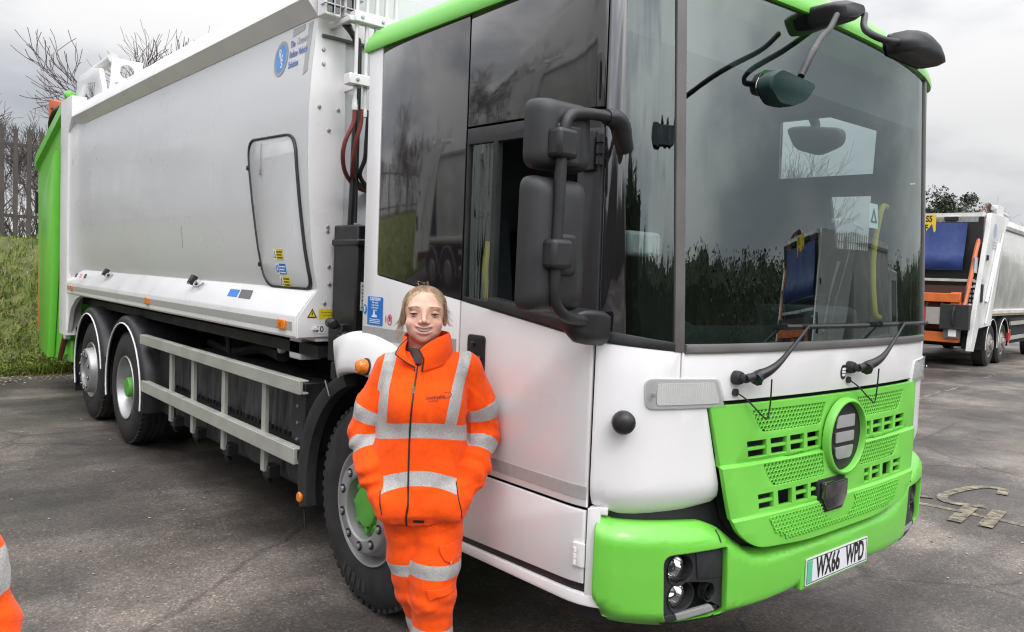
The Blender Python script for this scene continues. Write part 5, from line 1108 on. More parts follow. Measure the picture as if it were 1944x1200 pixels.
# ------------------------------------------------------------------ the older refuse trucks parked around the yard
def parked_truck(label):
    # local frame: tail at x = 0, nose towards +X, the side towards -Y is the one in view
    t = tag(empty('parked_refuse_truck', (0, 0, 0)), label, 'truck', 'older refuse trucks parked in the yard')
    OFFW = mat('aged_white_paint', (.60, .60, .585), .42, coat=.3, var=.10, vscale=2.2, rvar=.12); DIRTY = mat('dirty_white_paint', (.42, .41, .39), .55, var=.25, vscale=3)
    # body barrel
    b = BM(); rings = []
    for x in (2.6, 7.2):
        L = []
        for k in range(13):
            z = 1.35+2.0*k/12; L.append((x, -(1.16+.07*math.sin(math.pi*k/12)), z))
        for k in range(13):
            z = 3.35-2.0*k/12; L.append((x, 1.16+.07*math.sin(math.pi*(12-k)/12), z))
        rings.append(L)
    loft(b, rings); build('body', b, mat('aged_panel_paint', (.50, .50, .47), .25, coat=.7, var=.12, vscale=1.5, rvar=.08), t, smooth=40)
    for s in (-1, 1):
        b = BM(); rings = []
        for x in (1.9, 7.2): rings.append([(x, s*y, z) for y, z in ((1.05, 3.34), (1.22, 3.36), (1.25, 3.43), (1.20, 3.58), (1.05, 3.60))])
        loft(b, rings); build('roof_rail', b, OFFW, t)
        b = BM(); bx(b, 1.9, 7.3, s*1.12, s*1.25, 1.22, 1.36); lg = build('side_ledge', b, OFFW, t, bev=.01)
        b = BM(); bx(b, 1.95, 7.3, s*1.25, s*1.256, 1.24, 1.275); build('brown_stripe', b, mat('stripe_brown', (.20, .13, .04), .6), lg)
        b = plate([[(3.1, 3.62), (1.15, 3.60), (.95, 3.0), (.05, .72), (.0, .46), (.28, .44), (.62, .95), (1.85, 1.0), (1.95, 1.35), (2.75, 3.3)]], .10, .008, lambda u, v, w: (u, s*(1.16+w), v)); build('tailgate_side', b, OFFW, t, smooth=20)
        b = BM(); tube(b, [(1.95, s*1.275, 2.95), (1.05, s*1.275, 1.55)], .05, 4); tube(b, [(2.35, s*1.275, 3.2), (1.15, s*1.275, 1.05)], .028, 4); build('side_rib', b, OFFW, t)
        b = BM(); bx(b, .55, .72, s*1.262, s*1.285, 1.55, 1.95); bx(b, .9, .96, s*1.262, s*1.30, 2.50, 2.62); build('control_box', b, INK, t)
        g = empty('side_guard', (0, 0, 0), parent=t)
        for z in (.62, 1.0):
            b = BM(); bx(b, 4.3, 7.0, s*1.20, s*1.24, z-.05, z+.05); build('guard_rail', b, ALU, g)
        for xw in (2.1, 3.45):
            b = BM(); rings = []
            for k in range(15):
                a = R(-10+200*k/14); rings.append([(xw+r*math.cos(a), s*y, .53+r*math.sin(a)) for r, y in ((.60, 1.24), (.66, 1.24), (.67, .75), (.64, .75))])
            loft(b, rings); mg = build('mudguard', b, BLACK, t)
            b = BM(); tube(b, [(xw+.605*math.cos(R(-10+200*k/16)), s*1.246, .53+.605*math.sin(R(-10+200*k/16))) for k in range(17)], .008, 4); build('white_edge', b, STWHITE, mg)
        for xw in (2.1, 3.45, 8.0):
            w = empty('wheel', (xw, s*1.2, .52), parent=t); A = (0, s, 0)
            b = BM(); lathe(b, [(.29, -.02), (.33, .01), (.46, .01), (.52, -.04), (.52, -.27), (.3, -.28)], (0, 0, 0), A, 36, caps=False); build('tyre', b, RUBBER, w)
            b = BM(); lathe(b, [(.30, 0), (.27, -.02), (.24, .0), (.21, .03), (.13, .03), (.12, .08), (.001, .08)], (0, 0, 0), A, 28, caps=False); build('rim', b, mat('dirty_rim', (.26, .24, .21), .5, metal=.3, var=.3, vscale=12), w)
            b = BM()
            for k in range(10): a = 6.2832*k/10; lathe(b, [(.018, 0), (.016, .02), (.001, .022)], (math.cos(a)*.17, s*.03, math.sin(a)*.17), A, 8, caps=False)
            build_each('wheel_nut', b, STEEL, w)
    # hopper and tail face
    b = BM(); bx(b, .9, 1.0, -1.16, 1.16, 1.2, 3.5); build('hopper_back', b, INK, t)
    b = BM(); rings = []
    for k in range(17): y = -.86+1.96*k/16; rings.append([(.80+.02*math.sin(k*1.9), y, 3.36), (.74+.03*math.sin(k*1.3), y, 3.0), (.64+.03*math.sin(k*2.1), y, 2.62), (.58+.02*math.sin(k*1.2), y, 2.52), (.60+.02*math.sin(k*1.2), y, 2.30), (.64, y, 2.26)])
    loft(b, rings, closed=False); build('blue_curtain', b, BLUE, t, smooth=180, recalc=False)
    b = BM(); bx(b, .55, .72, -1.12, 1.12, 2.0, 2.06); bx(b, .5, .6, -1.1, 1.1, 1.86, 1.90); build('hopper_bar', b, DIRTY, t)
    b = BM(); bx(b, .95, 1.9, -1.12, 1.12, 3.50, 3.60); bx(b, .9, 1.05, -1.05, 1.05, 3.38, 3.52); build('top_frame', b, OFFW, t)
    b = BM()
    for y in (-.5, .0, .5): bx(b, .82, .9, y-.14, y+.14, 3.42, 3.50)
    build_each('rear_lamp', b, INK, t)
    bl = empty('bin_lift', (0, 0, 0), parent=t)
    b = BM(); bx(b, .05, .3, -.98, .98, .62, .84); bx(b, .2, .34, -.95, -.75, .84, 1.75); bx(b, .2, .34, .75, .95, .84, 1.75); bx(b, .2, .34, -.1, .1, .84, 1.7); bx(b, .16, .3, -.95, .95, 1.52, 1.72); bx(b, .22, .36, -.7, -.2, 1.0, 1.35); bx(b, .22, .36, .2, .7, 1.0, 1.35); build('lift_frame', b, ORANGE, bl, bev=.01)
    b = BM(); bx(b, .3, .5, -1.0, 1.0, .9, 1.9); build('lift_back', b, mat('lift_dark_brown', (.05, .02, .012), .7), bl)  # dark brown box behind the lift frame
    b = BM()
    for y in (-.6, -.3, .3, .6): tube(b, [(.12, y, .9), (.1, y+.05, 1.2), (.15, y, 1.5)], .03, 6)
    build_each('lift_comb', b, INK, bl)
    for k, (y0, y1, m) in enumerate(((-.62, -.33, mat('dirty_grey_board', (.33, .31, .29), .6)), (-.33, .1, mat('red_board', (.45, .03, .04), .45)), (.1, .5, MATS['dirty_grey_board']), (.5, .95, MATS['red_board']))):
        b = BM(); bx(b, -.06, -.03, y0, y1, 1.02, 1.40); build('marker_board', b, m, t)
    b = BM(); bx(b, -.08, .10, -1.2, -.62, .92, 1.48); tube(b, [(-.09, -.9, 1.0), (-.13, -.88, 1.2), (-.09, -.9, 1.42)], .03, 6); build('step_box', b, GREYD, t, bev=.01)
    tl = empty('tail_lamp', (0, 0, 0), parent=t)
    b = BM(); bx(b, -.02, .1, -1.02, -.70, .72, .98); build('lamp_case', b, GREYM, tl); b = BM(); bx(b, -.035, -.02, -.96, -.80, .76, .94); build('lamp_glass', b, STWHITE, tl)
    b = BM(); bx(b, -.03, .0, .0, .4, .62, .80); build('red_lamp', b, mat('lamp_red', (.6, .04, .01), .3), tl); b = BM(); bx(b, -.03, .0, .4, .9, .62, .80); build('amber_lamp', b, ORANGE_L, tl)
    b = BM(); bx(b, .62, .70, -1.17, -1.0, 1.5, 2.1); lp = build('lamp_panel', b, INK, t)
    b = BM()
    for k in range(5):
        for j in range(2): bx(b, .60, .62, -1.14+.07*j, -1.10+.07*j, 1.54+.11*k, 1.60+.11*k)
    build_each('lamp_dot', b, STWHITE, lp)
    b = BM(); tube(b, [(1.1, -1.1, 3.45), (.95, -1.08, 3.0), (.80, -1.06, 2.7), (.60, -1.05, 2.2), (.42, -1.02, 1.7), (.22, -1.0, 1.25)], .05, 8, 5); build('lift_hose', b, mat('hose_orange', (.55, .15, .06), .5), t)
    b = BM(); tube(b, [(.66, -1.10, 2.55), (.62, -1.10, 2.2)], .05, 8); tube(b, [(.35, -1.1, 1.50), (.30, -1.1, 1.2)], .05, 8); build('ram', b, STEEL, t)
    b = BM(); bx(b, .78, .79, -.20, .32, 3.14, 3.56); np_ = build('rear_plate', b, mat('plate_yellow', (.75, .52, .03), .4), t, smooth=0)
    def pfar(oy, oz): return lambda u, v, w: (.778-w, oy-u, oz+v)
    b = text_bm('S5', .20, .002, pfar(-.05, 3.45), bold=.006, sx=.75); merge(b, text_bm('F', .20, .002, pfar(.0, 3.24), bold=.006, sx=.75)); build('plate_characters', b, INK, np_)
    for k in range(4):
        b = BM(); g = random.Random(k); tube(b, [(1.1+.1*k, -1.0+.03*k, 3.55), (1.5+.1*k, -1.05, 3.78+.03*k), (2.1+.1*k, -1.0, 3.70), (2.7, -.95+.05*k, 3.62)], .025, 6, 6); build('roof_hose', b, INK if k % 2 else RED, t)
    b = BM(); bx(b, 2.2, 2.9, -1.16, -1.02, 3.58, 3.88); bx(b, 2.3, 2.8, 1.02, 1.16, 3.58, 3.88); tube(b, [(2.0, -1.09, 3.80), (3.6, -1.09, 3.72)], .06, 10); tube(b, [(2.0, 1.09, 3.80), (3.6, 1.09, 3.72)], .06, 10); build('roof_bracket', b, OFFW, t, bev=.01)
    b = plate([ell(1.62, 3.22, .17, .17, 28)], .002, 0, lambda u, v, w: (u, -1.262-w, v)); lg = build('round_badge', b, mat('badge_pale_blue', (.30, .36, .45), .5), t)
    b = BM()
    for k in range(3): bx(b, 1.45, 1.80, -1.2655, -1.2645, 2.93-.07*k, 2.965-.07*k)
    build('badge_text', b, MATS['badge_pale_blue'], lg, smooth=0)
    b = BM(); bx(b, 1.2, 8.6, -.45, .45, .75, 1.15); bx(b, 2.0, 7.0, -1.1, 1.1, 1.12, 1.3); bx(b, 4.6, 6.8, -1.15, 1.15, .45, 1.0)
    for xw in (2.1, 3.45, 8.0): tube(b, [(xw, -1., .52), (xw, 1., .52)], .1, 8)
    build('chassis_frame', b, DARK, t)
    # cab
    b = BM(); loft(b, [[(x, y, z) for x, z in ((7.35, .75), (9.25, .75), (9.30, 1.6), (9.12, 2.95), (7.35, 3.0))] for y in (-1.22, 1.22)]); cb = build('cab', b, OFFW, t, bev=.05)
    b = BM(); bx(b, 7.8, 8.9, -1.226, -1.215, 1.65, 2.7); bx(b, 7.8, 8.9, 1.215, 1.226, 1.65, 2.7); build('side_window', b, BLACKG, t)
    b = plate([[(-1.05, 1.62), (1.05, 1.62), (1.0, 2.8), (-1.0, 2.8)]], .01, 0, lambda u, v, w: (9.305-(v-1.6)*.135+w, u, v)); build('windscreen', b, BLACKG, t)
    b = BM(); tube(b, [(5.0, -1.1, .9), (7.0, -1.1, .9)], .02); bx(b, 4.0, 4.25, -1.255, -1.2, .55, .85); build('side_marker', b, REDINK, t)
    return t
pk = parked_truck('older white refuse truck with a blue rear curtain and orange bin lift')
pk.location = (15.5, 4.42, 0); pk.rotation_euler = (0, 0, R(7.5))
p2_ = copy_tree(pk); p2_.location = (10.0, -9.4, 0); p2_.rotation_euler = (0, 0, R(9)); p2_['label'] = 'refuse truck mirrored in the windscreen above the wipers'
p3_ = copy_tree(pk); p3_.location = (-7.2, 8.2, 0); p3_.rotation_euler = (0, 0, R(-100)); p3_['label'] = 'refuse truck mirrored darkly in the rear side window of the cab'
# ------------------------------------------------------------------ people: bodies as smooth implicit surfaces
def surface_net(fn, lo, hi, h):
    n = [int(math.ceil((hi[i]-lo[i])/h))+1 for i in range(3)]
    ax = [lo[i]+h*np.arange(n[i]) for i in range(3)]
    X, Y, Z = np.meshgrid(*ax, indexing='ij'); F = fn(X, Y, Z).astype(np.float64)
    S = F < 0; c = np.zeros((n[0]-1, n[1]-1, n[2]-1)); any_ = np.zeros(c.shape, bool); all_ = np.ones(c.shape, bool)
    cor = [(i, j, k) for i in (0, 1) for j in (0, 1) for k in (0, 1)]
    sl = lambda a, i, j, k: a[i:n[0]-1+i, j:n[1]-1+j, k:n[2]-1+k]
    for q in cor: any_ |= sl(S, *q); all_ &= sl(S, *q)
    act = any_ & ~all_; idx = -np.ones(c.shape, int); I = np.argwhere(act); idx[act] = np.arange(len(I))
    P = np.zeros((len(I), 3)); cnt = np.zeros(len(I))
    for a in cor:
        for d in range(3):
            if a[d]: continue
            bq = list(a); bq[d] = 1
            fa = F[I[:, 0]+a[0], I[:, 1]+a[1], I[:, 2]+a[2]]; fb = F[I[:, 0]+bq[0], I[:, 1]+bq[1], I[:, 2]+bq[2]]
            m = (fa < 0) != (fb < 0); t = np.where(m, fa/(fa-fb+1e-12), 0); pt = np.array(a)[None, :]+np.zeros((len(I), 3)); pt[:, d] += t
            P[m] += pt[m]; cnt[m] += 1
    P = (P/cnt[:, None]+I)*h+np.array(lo)
    quads = []
    for d in range(3):
        e1, e2 = [(1, 2), (2, 0), (0, 1)][d]
        s0 = [slice(1, n[i]-1) for i in range(3)]; s0[d] = slice(0, n[d]-1); s1 = list(s0); s1[d] = slice(1, n[d])
        A, B = S[tuple(s0)], S[tuple(s1)]; off = np.array([s.start for s in s0])
        for flip_, M in ((False, A & ~B), (True, ~A & B)):
            E = np.argwhere(M)+off
            if not len(E): continue
            def cell(o1, o2):
                q = E.copy(); q[:, e1] -= o1; q[:, e2] -= o2; return idx[q[:, 0], q[:, 1], q[:, 2]]
            Q = np.stack([cell(1, 1), cell(0, 1), cell(0, 0), cell(1, 0)], 1)
            quads.append(Q[:, ::-1] if flip_ else Q)
    return P, np.concatenate(quads)
def np_mesh(name, P, Q, mats, parent, attrs=None, smooth_it=2):
    # a little Laplacian smoothing
    for _ in range(smooth_it):
        acc = np.zeros_like(P); ct = np.zeros(len(P))
        for a in range(4):
            b_ = (a+1) % 4
            np.add.at(acc, Q[:, a], P[Q[:, b_]]); np.add.at(ct, Q[:, a], 1); np.add.at(acc, Q[:, b_], P[Q[:, a]]); np.add.at(ct, Q[:, b_], 1)
        P = P*.5+acc/np.maximum(ct, 1)[:, None]*.5
    me = bpy.data.meshes.new(name); me.from_pydata(P.tolist(), [], Q.tolist()); me.polygons.foreach_set('use_smooth', [True]*len(me.polygons))
    if attrs:
        for k, f in attrs.items():
            v = f(P).astype(np.float32); a = me.attributes.new(k, 'FLOAT', 'POINT'); a.data.foreach_set('value', v)
    return link_mesh(name, me, mats, parent)
def smin(a, b, k):
    h = np.clip(.5+.5*(b-a)/k, 0, 1); return b+(a-b)*h-k*h*(1-h)
def smax(a, b, k): return -smin(-a, -b, k)
def cap(X, Y, Z, a, b, ra, rb):
    a = np.array(a, float); b = np.array(b, float); ab = b-a
    t = np.clip(((X-a[0])*ab[0]+(Y-a[1])*ab[1]+(Z-a[2])*ab[2])/(ab@ab), 0, 1)
    return np.sqrt((X-a[0]-t*ab[0])**2+(Y-a[1]-t*ab[1])**2+(Z-a[2]-t*ab[2])**2)-(ra+(rb-ra)*t)
def elp(X, Y, Z, c, r):
    k0 = np.sqrt(((X-c[0])/r[0])**2+((Y-c[1])/r[1])**2+((Z-c[2])/r[2])**2); k1 = np.sqrt(((X-c[0])/r[0]**2)**2+((Y-c[1])/r[1]**2)**2+((Z-c[2])/r[2]**2)**2)
    return k0*(k0-1)/np.maximum(k1, 1e-6)
_g = np.random.RandomState(3).rand(32, 32, 32)*2-1
def vnoise(X, Y, Z, s, o=0.):
    q = [np.asarray(v)*s+o+100 for v in (X, Y, Z)]; i = [np.floor(v).astype(int) for v in q]; f = [v-j for v, j in zip(q, i)]; f = [v*v*(3-2*v) for v in f]; r = 0
    for a in (0, 1):
        for b_ in (0, 1):
            for c in (0, 1):
                r = r+_g[(i[0]+a) % 32, (i[1]+b_) % 32, (i[2]+c) % 32]*(f[0] if a else 1-f[0])*(f[1] if b_ else 1-f[1])*(f[2] if c else 1-f[2])
    return r
# jacket -----------------------------------------------------------
TZ = [.77, .80, .83, .87, .95, 1.05, 1.13, 1.22, 1.31, 1.36, 1.395, 1.42, 1.445, 1.47]
TW = [.168, .174, .186, .188, .186, .178, .170, .168, .170, .166, .148, .120, .090, .075]
TD = [.118, .130, .150, .150, .142, .136, .138, .138, .128, .116, .100, .086, .074, .066]
TC = [.008, .006, .0, -.004, -.012, -.010, -.008, -.004, .0, .002, .002, .0, -.004, -.006]
ARML = [(-.132, .015, 1.350, .066), (-.196, .03, 1.20, .062), (-.220, .04, 1.095, .061), (-.190, -.035, .985, .057), (-.140, -.085, .880, .050)]
ARMR = [(.150, .015, 1.362, .068), (.214, .03, 1.22, .062), (.230, .045, 1.105, .061), (.196, -.035, .985, .057), (.138, -.088, .885, .050)]
def d_torso(X, Y, Z):
    w = np.interp(Z, TZ, TW); d = np.interp(Z, TZ, TD); c = np.interp(Z, TZ, TC)
    k = np.sqrt(((X-c)/w)**2+(np.abs(Y-.01)/d)**2+1e-9)
    k = ((np.abs((X-c)/w))**2.4+(np.abs((Y-.01)/d))**2.4+1e-9)**(1/2.4)
    v = (k-1)*np.minimum(w, d)
    v = smin(v, elp(X, Y, Z, (-.062, -.075, 1.235), (.085, .075, .085)), .05); v = smin(v, elp(X, Y, Z, (.055, -.075, 1.235), (.085, .075, .085)), .05)
    v = smin(v, elp(X, Y, Z, (-.115, -.105, .862), (.055, .048, .070)), .04); v = smin(v, elp(X, Y, Z, (.110, -.105, .862), (.055, .048, .070)), .04)
    return smax(smax(v, .786+.028*np.clip(np.abs(X)/.17, 0, 1)**2-Z, .012), Z-1.432, .01)
def chain(X, Y, Z, ch):
    v = None
    for a, b in zip(ch, ch[1:]):
        q = cap(X, Y, Z, a[:3], b[:3], a[3], b[3]); v = q if v is None else smin(v, q, .03)
    return v
def along(P, ch):
    best = np.full(len(P), 9.); s = np.zeros(len(P)); L = 0.
    for a, b in zip(ch, ch[1:]):
        A = np.array(a[:3]); B = np.array(b[:3]); ab = B-A; l = np.linalg.norm(ab); t = np.clip(((P-A)@ab)/(l*l), 0, 1); d = np.linalg.norm(P-A-t[:, None]*ab, axis=1)
        m = d < best; best[m] = d[m]; s[m] = L+t[m]*l; L += l
    return best, s
def crease(X, Y, Z, s, o): return -.0042*np.clip(1-np.abs(vnoise(X, Y, Z*.8, s, o))*6, 0, 1)*np.clip(.5+1.5*vnoise(X, Y, Z, s*.6, o+4), 0, 1)
def fold(X, Y, Z): return crease(X, Y, Z, 11, 21)+ .0050*vnoise(X, Y, Z*.7, 13, 3)+.0030*vnoise(X*1.5, Y, Z*.6, 27, 9)
def d_sleeves(X, Y, Z):
    l, r = chain(X, Y, Z, ARML), chain(X, Y, Z, ARMR); v = np.minimum(l, r)
    e = np.exp(-((Z-1.06)/.10)**2); cr = np.sin((Z+.5*np.abs(X)+.35*Y)*72+4.5*vnoise(X, Y, Z, 10, 1))
    e2 = np.exp(-((Z-.93)/.07)**2)
    return v+(.0050*e+.0045*e2)*cr+.0050*vnoise(X, Y, Z, 19, 5)+1.3*crease(X, Y, Z, 14, 33)
def d_jacket(X, Y, Z):
    t = d_torso(X, Y, Z); pull = np.sin((Z*.8+np.abs(X)*.9)*70+3*vnoise(X, Y, Z, 7, 2))*.0022*np.exp(-((Z-.92)/.10)**2)*np.clip(np.abs(X)/.12, 0, 1)
    hem = .0013*np.sin(np.arctan2(Y, X)*26+vnoise(X, Y, Z, 8)*3)*np.exp(-((Z-.80)/.022)**2)
    v = smin(t+pull+hem+fold(X, Y, Z), d_sleeves(X, Y, Z), .008)
    neck = np.sqrt((X+.010)**2+((Y-.005)*.95)**2)-.070; vee = np.maximum(np.abs(X+.040-.25*(1.44-Z))-.012-.25*np.clip(Z-1.385, 0, 1), np.maximum(Y+.03, 1.378-Z))
    return smax(v, -np.minimum(np.maximum(neck, 1.405-Z), vee), .005)
def jacket_band(P):
    X, Y, Z = P.T; dt = d_torso(X, Y, Z); dl, sl_ = along(P, ARML); dr, sr = along(P, ARMR)
    ds = np.minimum(chain(X, Y, Z, ARML), chain(X, Y, Z, ARMR)); x = X-np.interp(Z, TZ, TC)
    q = 1-np.clip((x/.17)**2, 0, 1)
    v = .029-np.abs(Z-(1.128+.022*q)); v = np.maximum(v, .027-np.abs(Z-(.925+.046*q*(Y < .02))))
    cl = np.interp(Z, [1.14, 1.30, 1.42], [-.160, -.153, -.130]); crr = np.interp(Z, [1.14, 1.30, 1.42], [.094, .120, .150])
    st = np.maximum(.0225-np.abs(X-cl), .0225-np.abs(X-crr)); st = np.where(Z > 1.13, st, -1); v = np.maximum(v, st)
    sd = np.where(X < 0, sl_, sr); w = np.maximum(.026-np.abs(sd-np.where(X < 0, .185, .178)), .026-np.abs(sd-np.where(X < 0, .315, .325)))
    seam = .5*np.clip((dt-ds)/.01, -1, 1); k = np.clip((dt-ds)/.008+.5, 0, 1)*np.clip((sd-.075)/.02, 0, 1); return v*(1-k)+w*k
def cloth(name):
    m = mat(name, (.95, .088, .003), .85, var=.07, vscale=40, bump=.45, bscale=260, bdist=.003, rvar=.05, sheen=.1, spec=.2)
    t = m.node_tree; b = t.nodes['Principled BSDF']; base = b.inputs['Base Color'].links[0].from_socket; rs_ = b.inputs['Roughness'].links[0].from_socket
    a = t.nodes.new('ShaderNodeAttribute'); a.attribute_name = 'band'
    mr = t.nodes.new('ShaderNodeMapRange'); mr.inputs['From Min'].default_value = -.0012; mr.inputs['From Max'].default_value = .0012; t.links.new(a.outputs['Fac'], mr.inputs['Value'])
    mx_ = t.nodes.new('ShaderNodeMix'); mx_.data_type = 'RGBA'; t.links.new(mr.outputs[0], mx_.inputs['Factor']); t.links.new(base, mx_.inputs['A']); mx_.inputs['B'].default_value = (.42, .41, .40, 1); wv = t.nodes.new('ShaderNodeTexNoise'); wv.inputs['Scale'].default_value = 170; wr = t.nodes.new('ShaderNodeValToRGB'); wr.color_ramp.elements[0].position = .36; wr.color_ramp.elements[0].color = (.37, .365, .36, 1); wr.color_ramp.elements[1].position = .64; wr.color_ramp.elements[1].color = (.48, .47, .46, 1); tw = t.nodes.new('ShaderNodeTexCoord'); t.links.new(tw.outputs['Object'], wv.inputs['Vector']); t.links.new(wv.outputs['Fac'], wr.inputs['Fac']); t.links.new(wr.outputs['Color'], mx_.inputs['B']); t.links.new(mx_.outputs['Result'], b.inputs['Base Color'])
    m2 = t.nodes.new('ShaderNodeMix'); m2.data_type = 'FLOAT'; t.links.new(mr.outputs[0], m2.inputs['Factor']); t.links.new(rs_, m2.inputs['A']); m2.inputs['B'].default_value = .42; t.links.new(m2.outputs['Result'], b.inputs['Roughness'])
    return m
FLEECE = mat('orange_fleece', (.92, .084, .003), .85, var=.08, vscale=14, bump=.22, bscale=420, bdist=.0025, rvar=.05, sheen=.1, spec=.2); HIVIS = cloth('orange_hi_vis'); ZIPM = mat('zip_black', (.02, .014, .014), .5); TRIM = mat('grey_lining', (.11, .105, .10), .8)
# trousers ---------------------------------------------------------
LEGR = [(.072, .0, .80, .094), (.060, -.02, .62, .093), (.056, -.03, .50, .084), (.058, -.01, .33, .074), (.062, .0, .10, .066)]
LEGL = [(-.060, .01, .80, .086), (-.036, .03, .62, .080), (-.010, .05, .50, .078), (.040, .095, .33, .070), (.085, .13, .10, .064)]
def d_trousers(X, Y, Z):
    r, l = chain(X, Y, Z, LEGR), chain(X, Y, Z, LEGL); v = smin(r, l, .012); v = smin(v, elp(X, Y, Z, (.004, .01, .82), (.150, .112, .12)), .03)
    z = Z+.2*X+.15*Y; e = np.exp(-((Z-.52)/.09)**2)+.7*np.exp(-((Z-.14)/.10)**2)+.6*np.exp(-((Z-.73)/.05)**2)
    v = v+.0040*e*np.sin(z*80+2.5*vnoise(X, Y, Z, 8, 6))+.0034*vnoise(X, Y, Z, 13, 2)+.002*vnoise(X, Y, Z, 30, 4)+1.2*crease(X, Y, Z, 12, 41)
    return smax(smax(v, .075-Z, .01), Z-.88, .01)
def trouser_band(P):
    X, Y, Z = P.T; r, l = chain(X, Y, Z, LEGR), chain(X, Y, Z, LEGL); zr = Z+.05*X
    a = np.maximum(.028-np.abs(zr-.612), .028-np.abs(zr-.348)); b = np.maximum(.024-np.abs(Z-.600-.12*X), .026-np.abs(Z-.345)); return np.where(r < l, a, b)
# head -------------------------------------------------------------
HX = -.011; MC = 10.5
def d_head(X, Y, Z):
    x = (X-HX)/1.07; ax = np.abs(x)
    v = elp(x, Y, Z, (0, .012, 1.600), (.0715, .090, .074)); v = smin(v, elp(x, Y, Z, (0, -.030, 1.555), (.0615, .062, .088)), .03)
    v = smin(v, elp(x, Y, Z, (0, -.068, 1.483), (.021, .020, .018)), .028); v = smin(v, elp(ax, Y, Z, (.030, -.048, 1.512), (.0225, .034, .024)), .03)
    v = smin(v, elp(ax, Y, Z, (.0415, -.064, 1.538), (.0225, .0215, .020)), .016)
    v = smin(v, elp(ax, Y, Z, (.028, -.078, 1.597), (.028, .011, .009)), .016)
    v = smax(v, -elp(ax, Y, Z, (.036, -.099, 1.5735), (.019, .0120, .0095)), .012)
    v = smin(v, cap(x, Y, Z, (0, -.088, 1.588), (0, -.107, 1.550), .0055, .0092), .012); v = smin(v, elp(ax, Y, Z, (.0115, -.096, 1.5435), (.0082, .010, .0068)), .006)
    # smiling mouth
    curve = 1.5135+MC*x*x
    lip_u = np.sqrt((Y+.0955-8*x*x)**2+((Z-curve-.0100)*1.3)**2)-.0062*np.clip(1-(ax/.034)**2, .10, 1); lip_l = np.sqrt((Y+.0935-9*x*x)**2+((Z-curve+.0108)*1.15)**2)-.0070*np.clip(1-(ax/.033)**2, .10, 1)
    v = smin(v, np.where(ax < .034, np.minimum(lip_u, lip_l), 9), .006)
    v = smax(v, -elp(x, Y, Z-(MC*x*x), (0, -.094, 1.5140), (.0275, .020, .0062)), .003)
    # smile folds
    v = v+.0013*np.exp(-(((ax-.030-.35*(1.545-Z))/.0045)**2))*np.exp(-((Z-1.530)/.020)**2)*(Y < -.03)
    v = smin(v, elp(ax, Y, Z, (.0735, .006, 1.555), (.009, .018, .031)), .006)
    nk = cap(x, Y, Z, (0, .022, 1.36), (0, .012, 1.51), .060, .052); return smin(v, nk, .025)
def face_tint(P):
    X, Y, Z = P.T; x = np.abs(X-HX); f = (Y < -.04)
    t = .30*np.exp(-((x-.042)/.02)**2-((Z-1.537)/.02)**2)*f+.05*np.exp(-(x/.012)**2-((Z-1.548)/.013)**2)*f+.12*np.exp(-(x/.03)**2-((Z-1.482)/.012)**2)*f
    return t+.25*np.exp(-((Z-1.41)/.05)**2)
def lip_tint(P):
    X, Y, Z = P.T; x = X-HX; c = 1.5135+MC*x*x; e = np.clip(1-(x/.034)**2, 0, 1); dz = Z-c; m = np.where(dz > 0, 1-dz/(.0150*np.sqrt(e)+1e-4), 1+dz/(.0190*np.sqrt(e)+1e-4))
    return np.clip(m*3, 0, 1)*(np.abs(x) < .034)*(Y < -.075)
def skin():
    m = mat('skin', (.68, .405, .305), .48, var=.06, vscale=45, bump=.08, bscale=400, bdist=.001, rvar=.06)
    t = m.node_tree; b = t.nodes['Principled BSDF']; base = b.inputs['Base Color'].links[0].from_socket
    b.inputs['Subsurface Weight'].default_value = .22; b.inputs['Subsurface Radius'].default_value = (.012, .005, .003)
    for at_, c in (('blush', (.68, .30, .25, 1)), ('lips', (.56, .26, .22, 1))):
        a = t.nodes.new('ShaderNodeAttribute'); a.attribute_name = at_; x_ = t.nodes.new('ShaderNodeMix'); x_.data_type = 'RGBA'
        t.links.new(a.outputs['Fac'], x_.inputs['Factor']); t.links.new(base, x_.inputs['A']); x_.inputs['B'].default_value = c; base = x_.outputs['Result']
    t.links.new(base, b.inputs['Base Color']); return m
SKIN = skin(); HAIR = mat('dark_blonde_hair', (.30, .195, .115), .5, col2=(.50, .36, .225), vscale=55, stretch=(1, .35, .35), spec=.4)
LID = mat('eyelid_skin', (.64, .385, .30), .5, var=.04); EYEW = mat('eye_white', (.40, .37, .35), .3); IRIS = mat('iris', (.022, .024, .028), .15, coat=.8); TEETH = mat('teeth', (.70, .66, .60), .3); BROW = mat('brow_hair', (.36, .22, .15), .7); LASH = mat('lash_line', (.05, .03, .025), .6); SHOE = mat('black_boot', (.02, .02, .02), .5)
def d_hair(X, Y, Z):
    x = (X-HX)/1.065; v = elp(x, Y, Z, (0, .014, 1.600), (.0785, .098, .0775)); v = smin(v, elp(np.abs(x), Y, Z, (.063, .014, 1.575), (.011, .036, .038)), .02)
    v = smin(v, elp(x, Y, Z, (0, .105, 1.575), (.03, .03, .035)), .02)
    face = np.sqrt((x/(.0655+.006*np.clip((1.60-Z)/.04, 0, 1)))**2+((Z-1.545)/(.106))**2)-1; face = np.maximum(face*.06, Y+.012-.5*np.abs(x)*0)
    v = smax(v, -face, .006); v = smax(v, 1.530-Z-.9*np.clip(Y-.02, 0, 1)-.02, .01)
    a = np.arctan2(x, Z-1.60+.0001); return v+.0013*np.sin(a*46+Y*30+2*vnoise(X, Y, Z, 20, 1))+.0015*vnoise(X, Y, Z, 60, 2)
def front_y(fn, x, z, y0=-.30, far=.2):
    x = np.atleast_1d(np.asarray(x, float)); z = np.atleast_1d(np.asarray(z, float)); y = np.full(x.shape, y0)
    for _ in range(60): y = np.minimum(y+np.clip(fn(x, y, z), .0004, .02)*.7*(fn(x, y, z) > .0006), far)
    return y
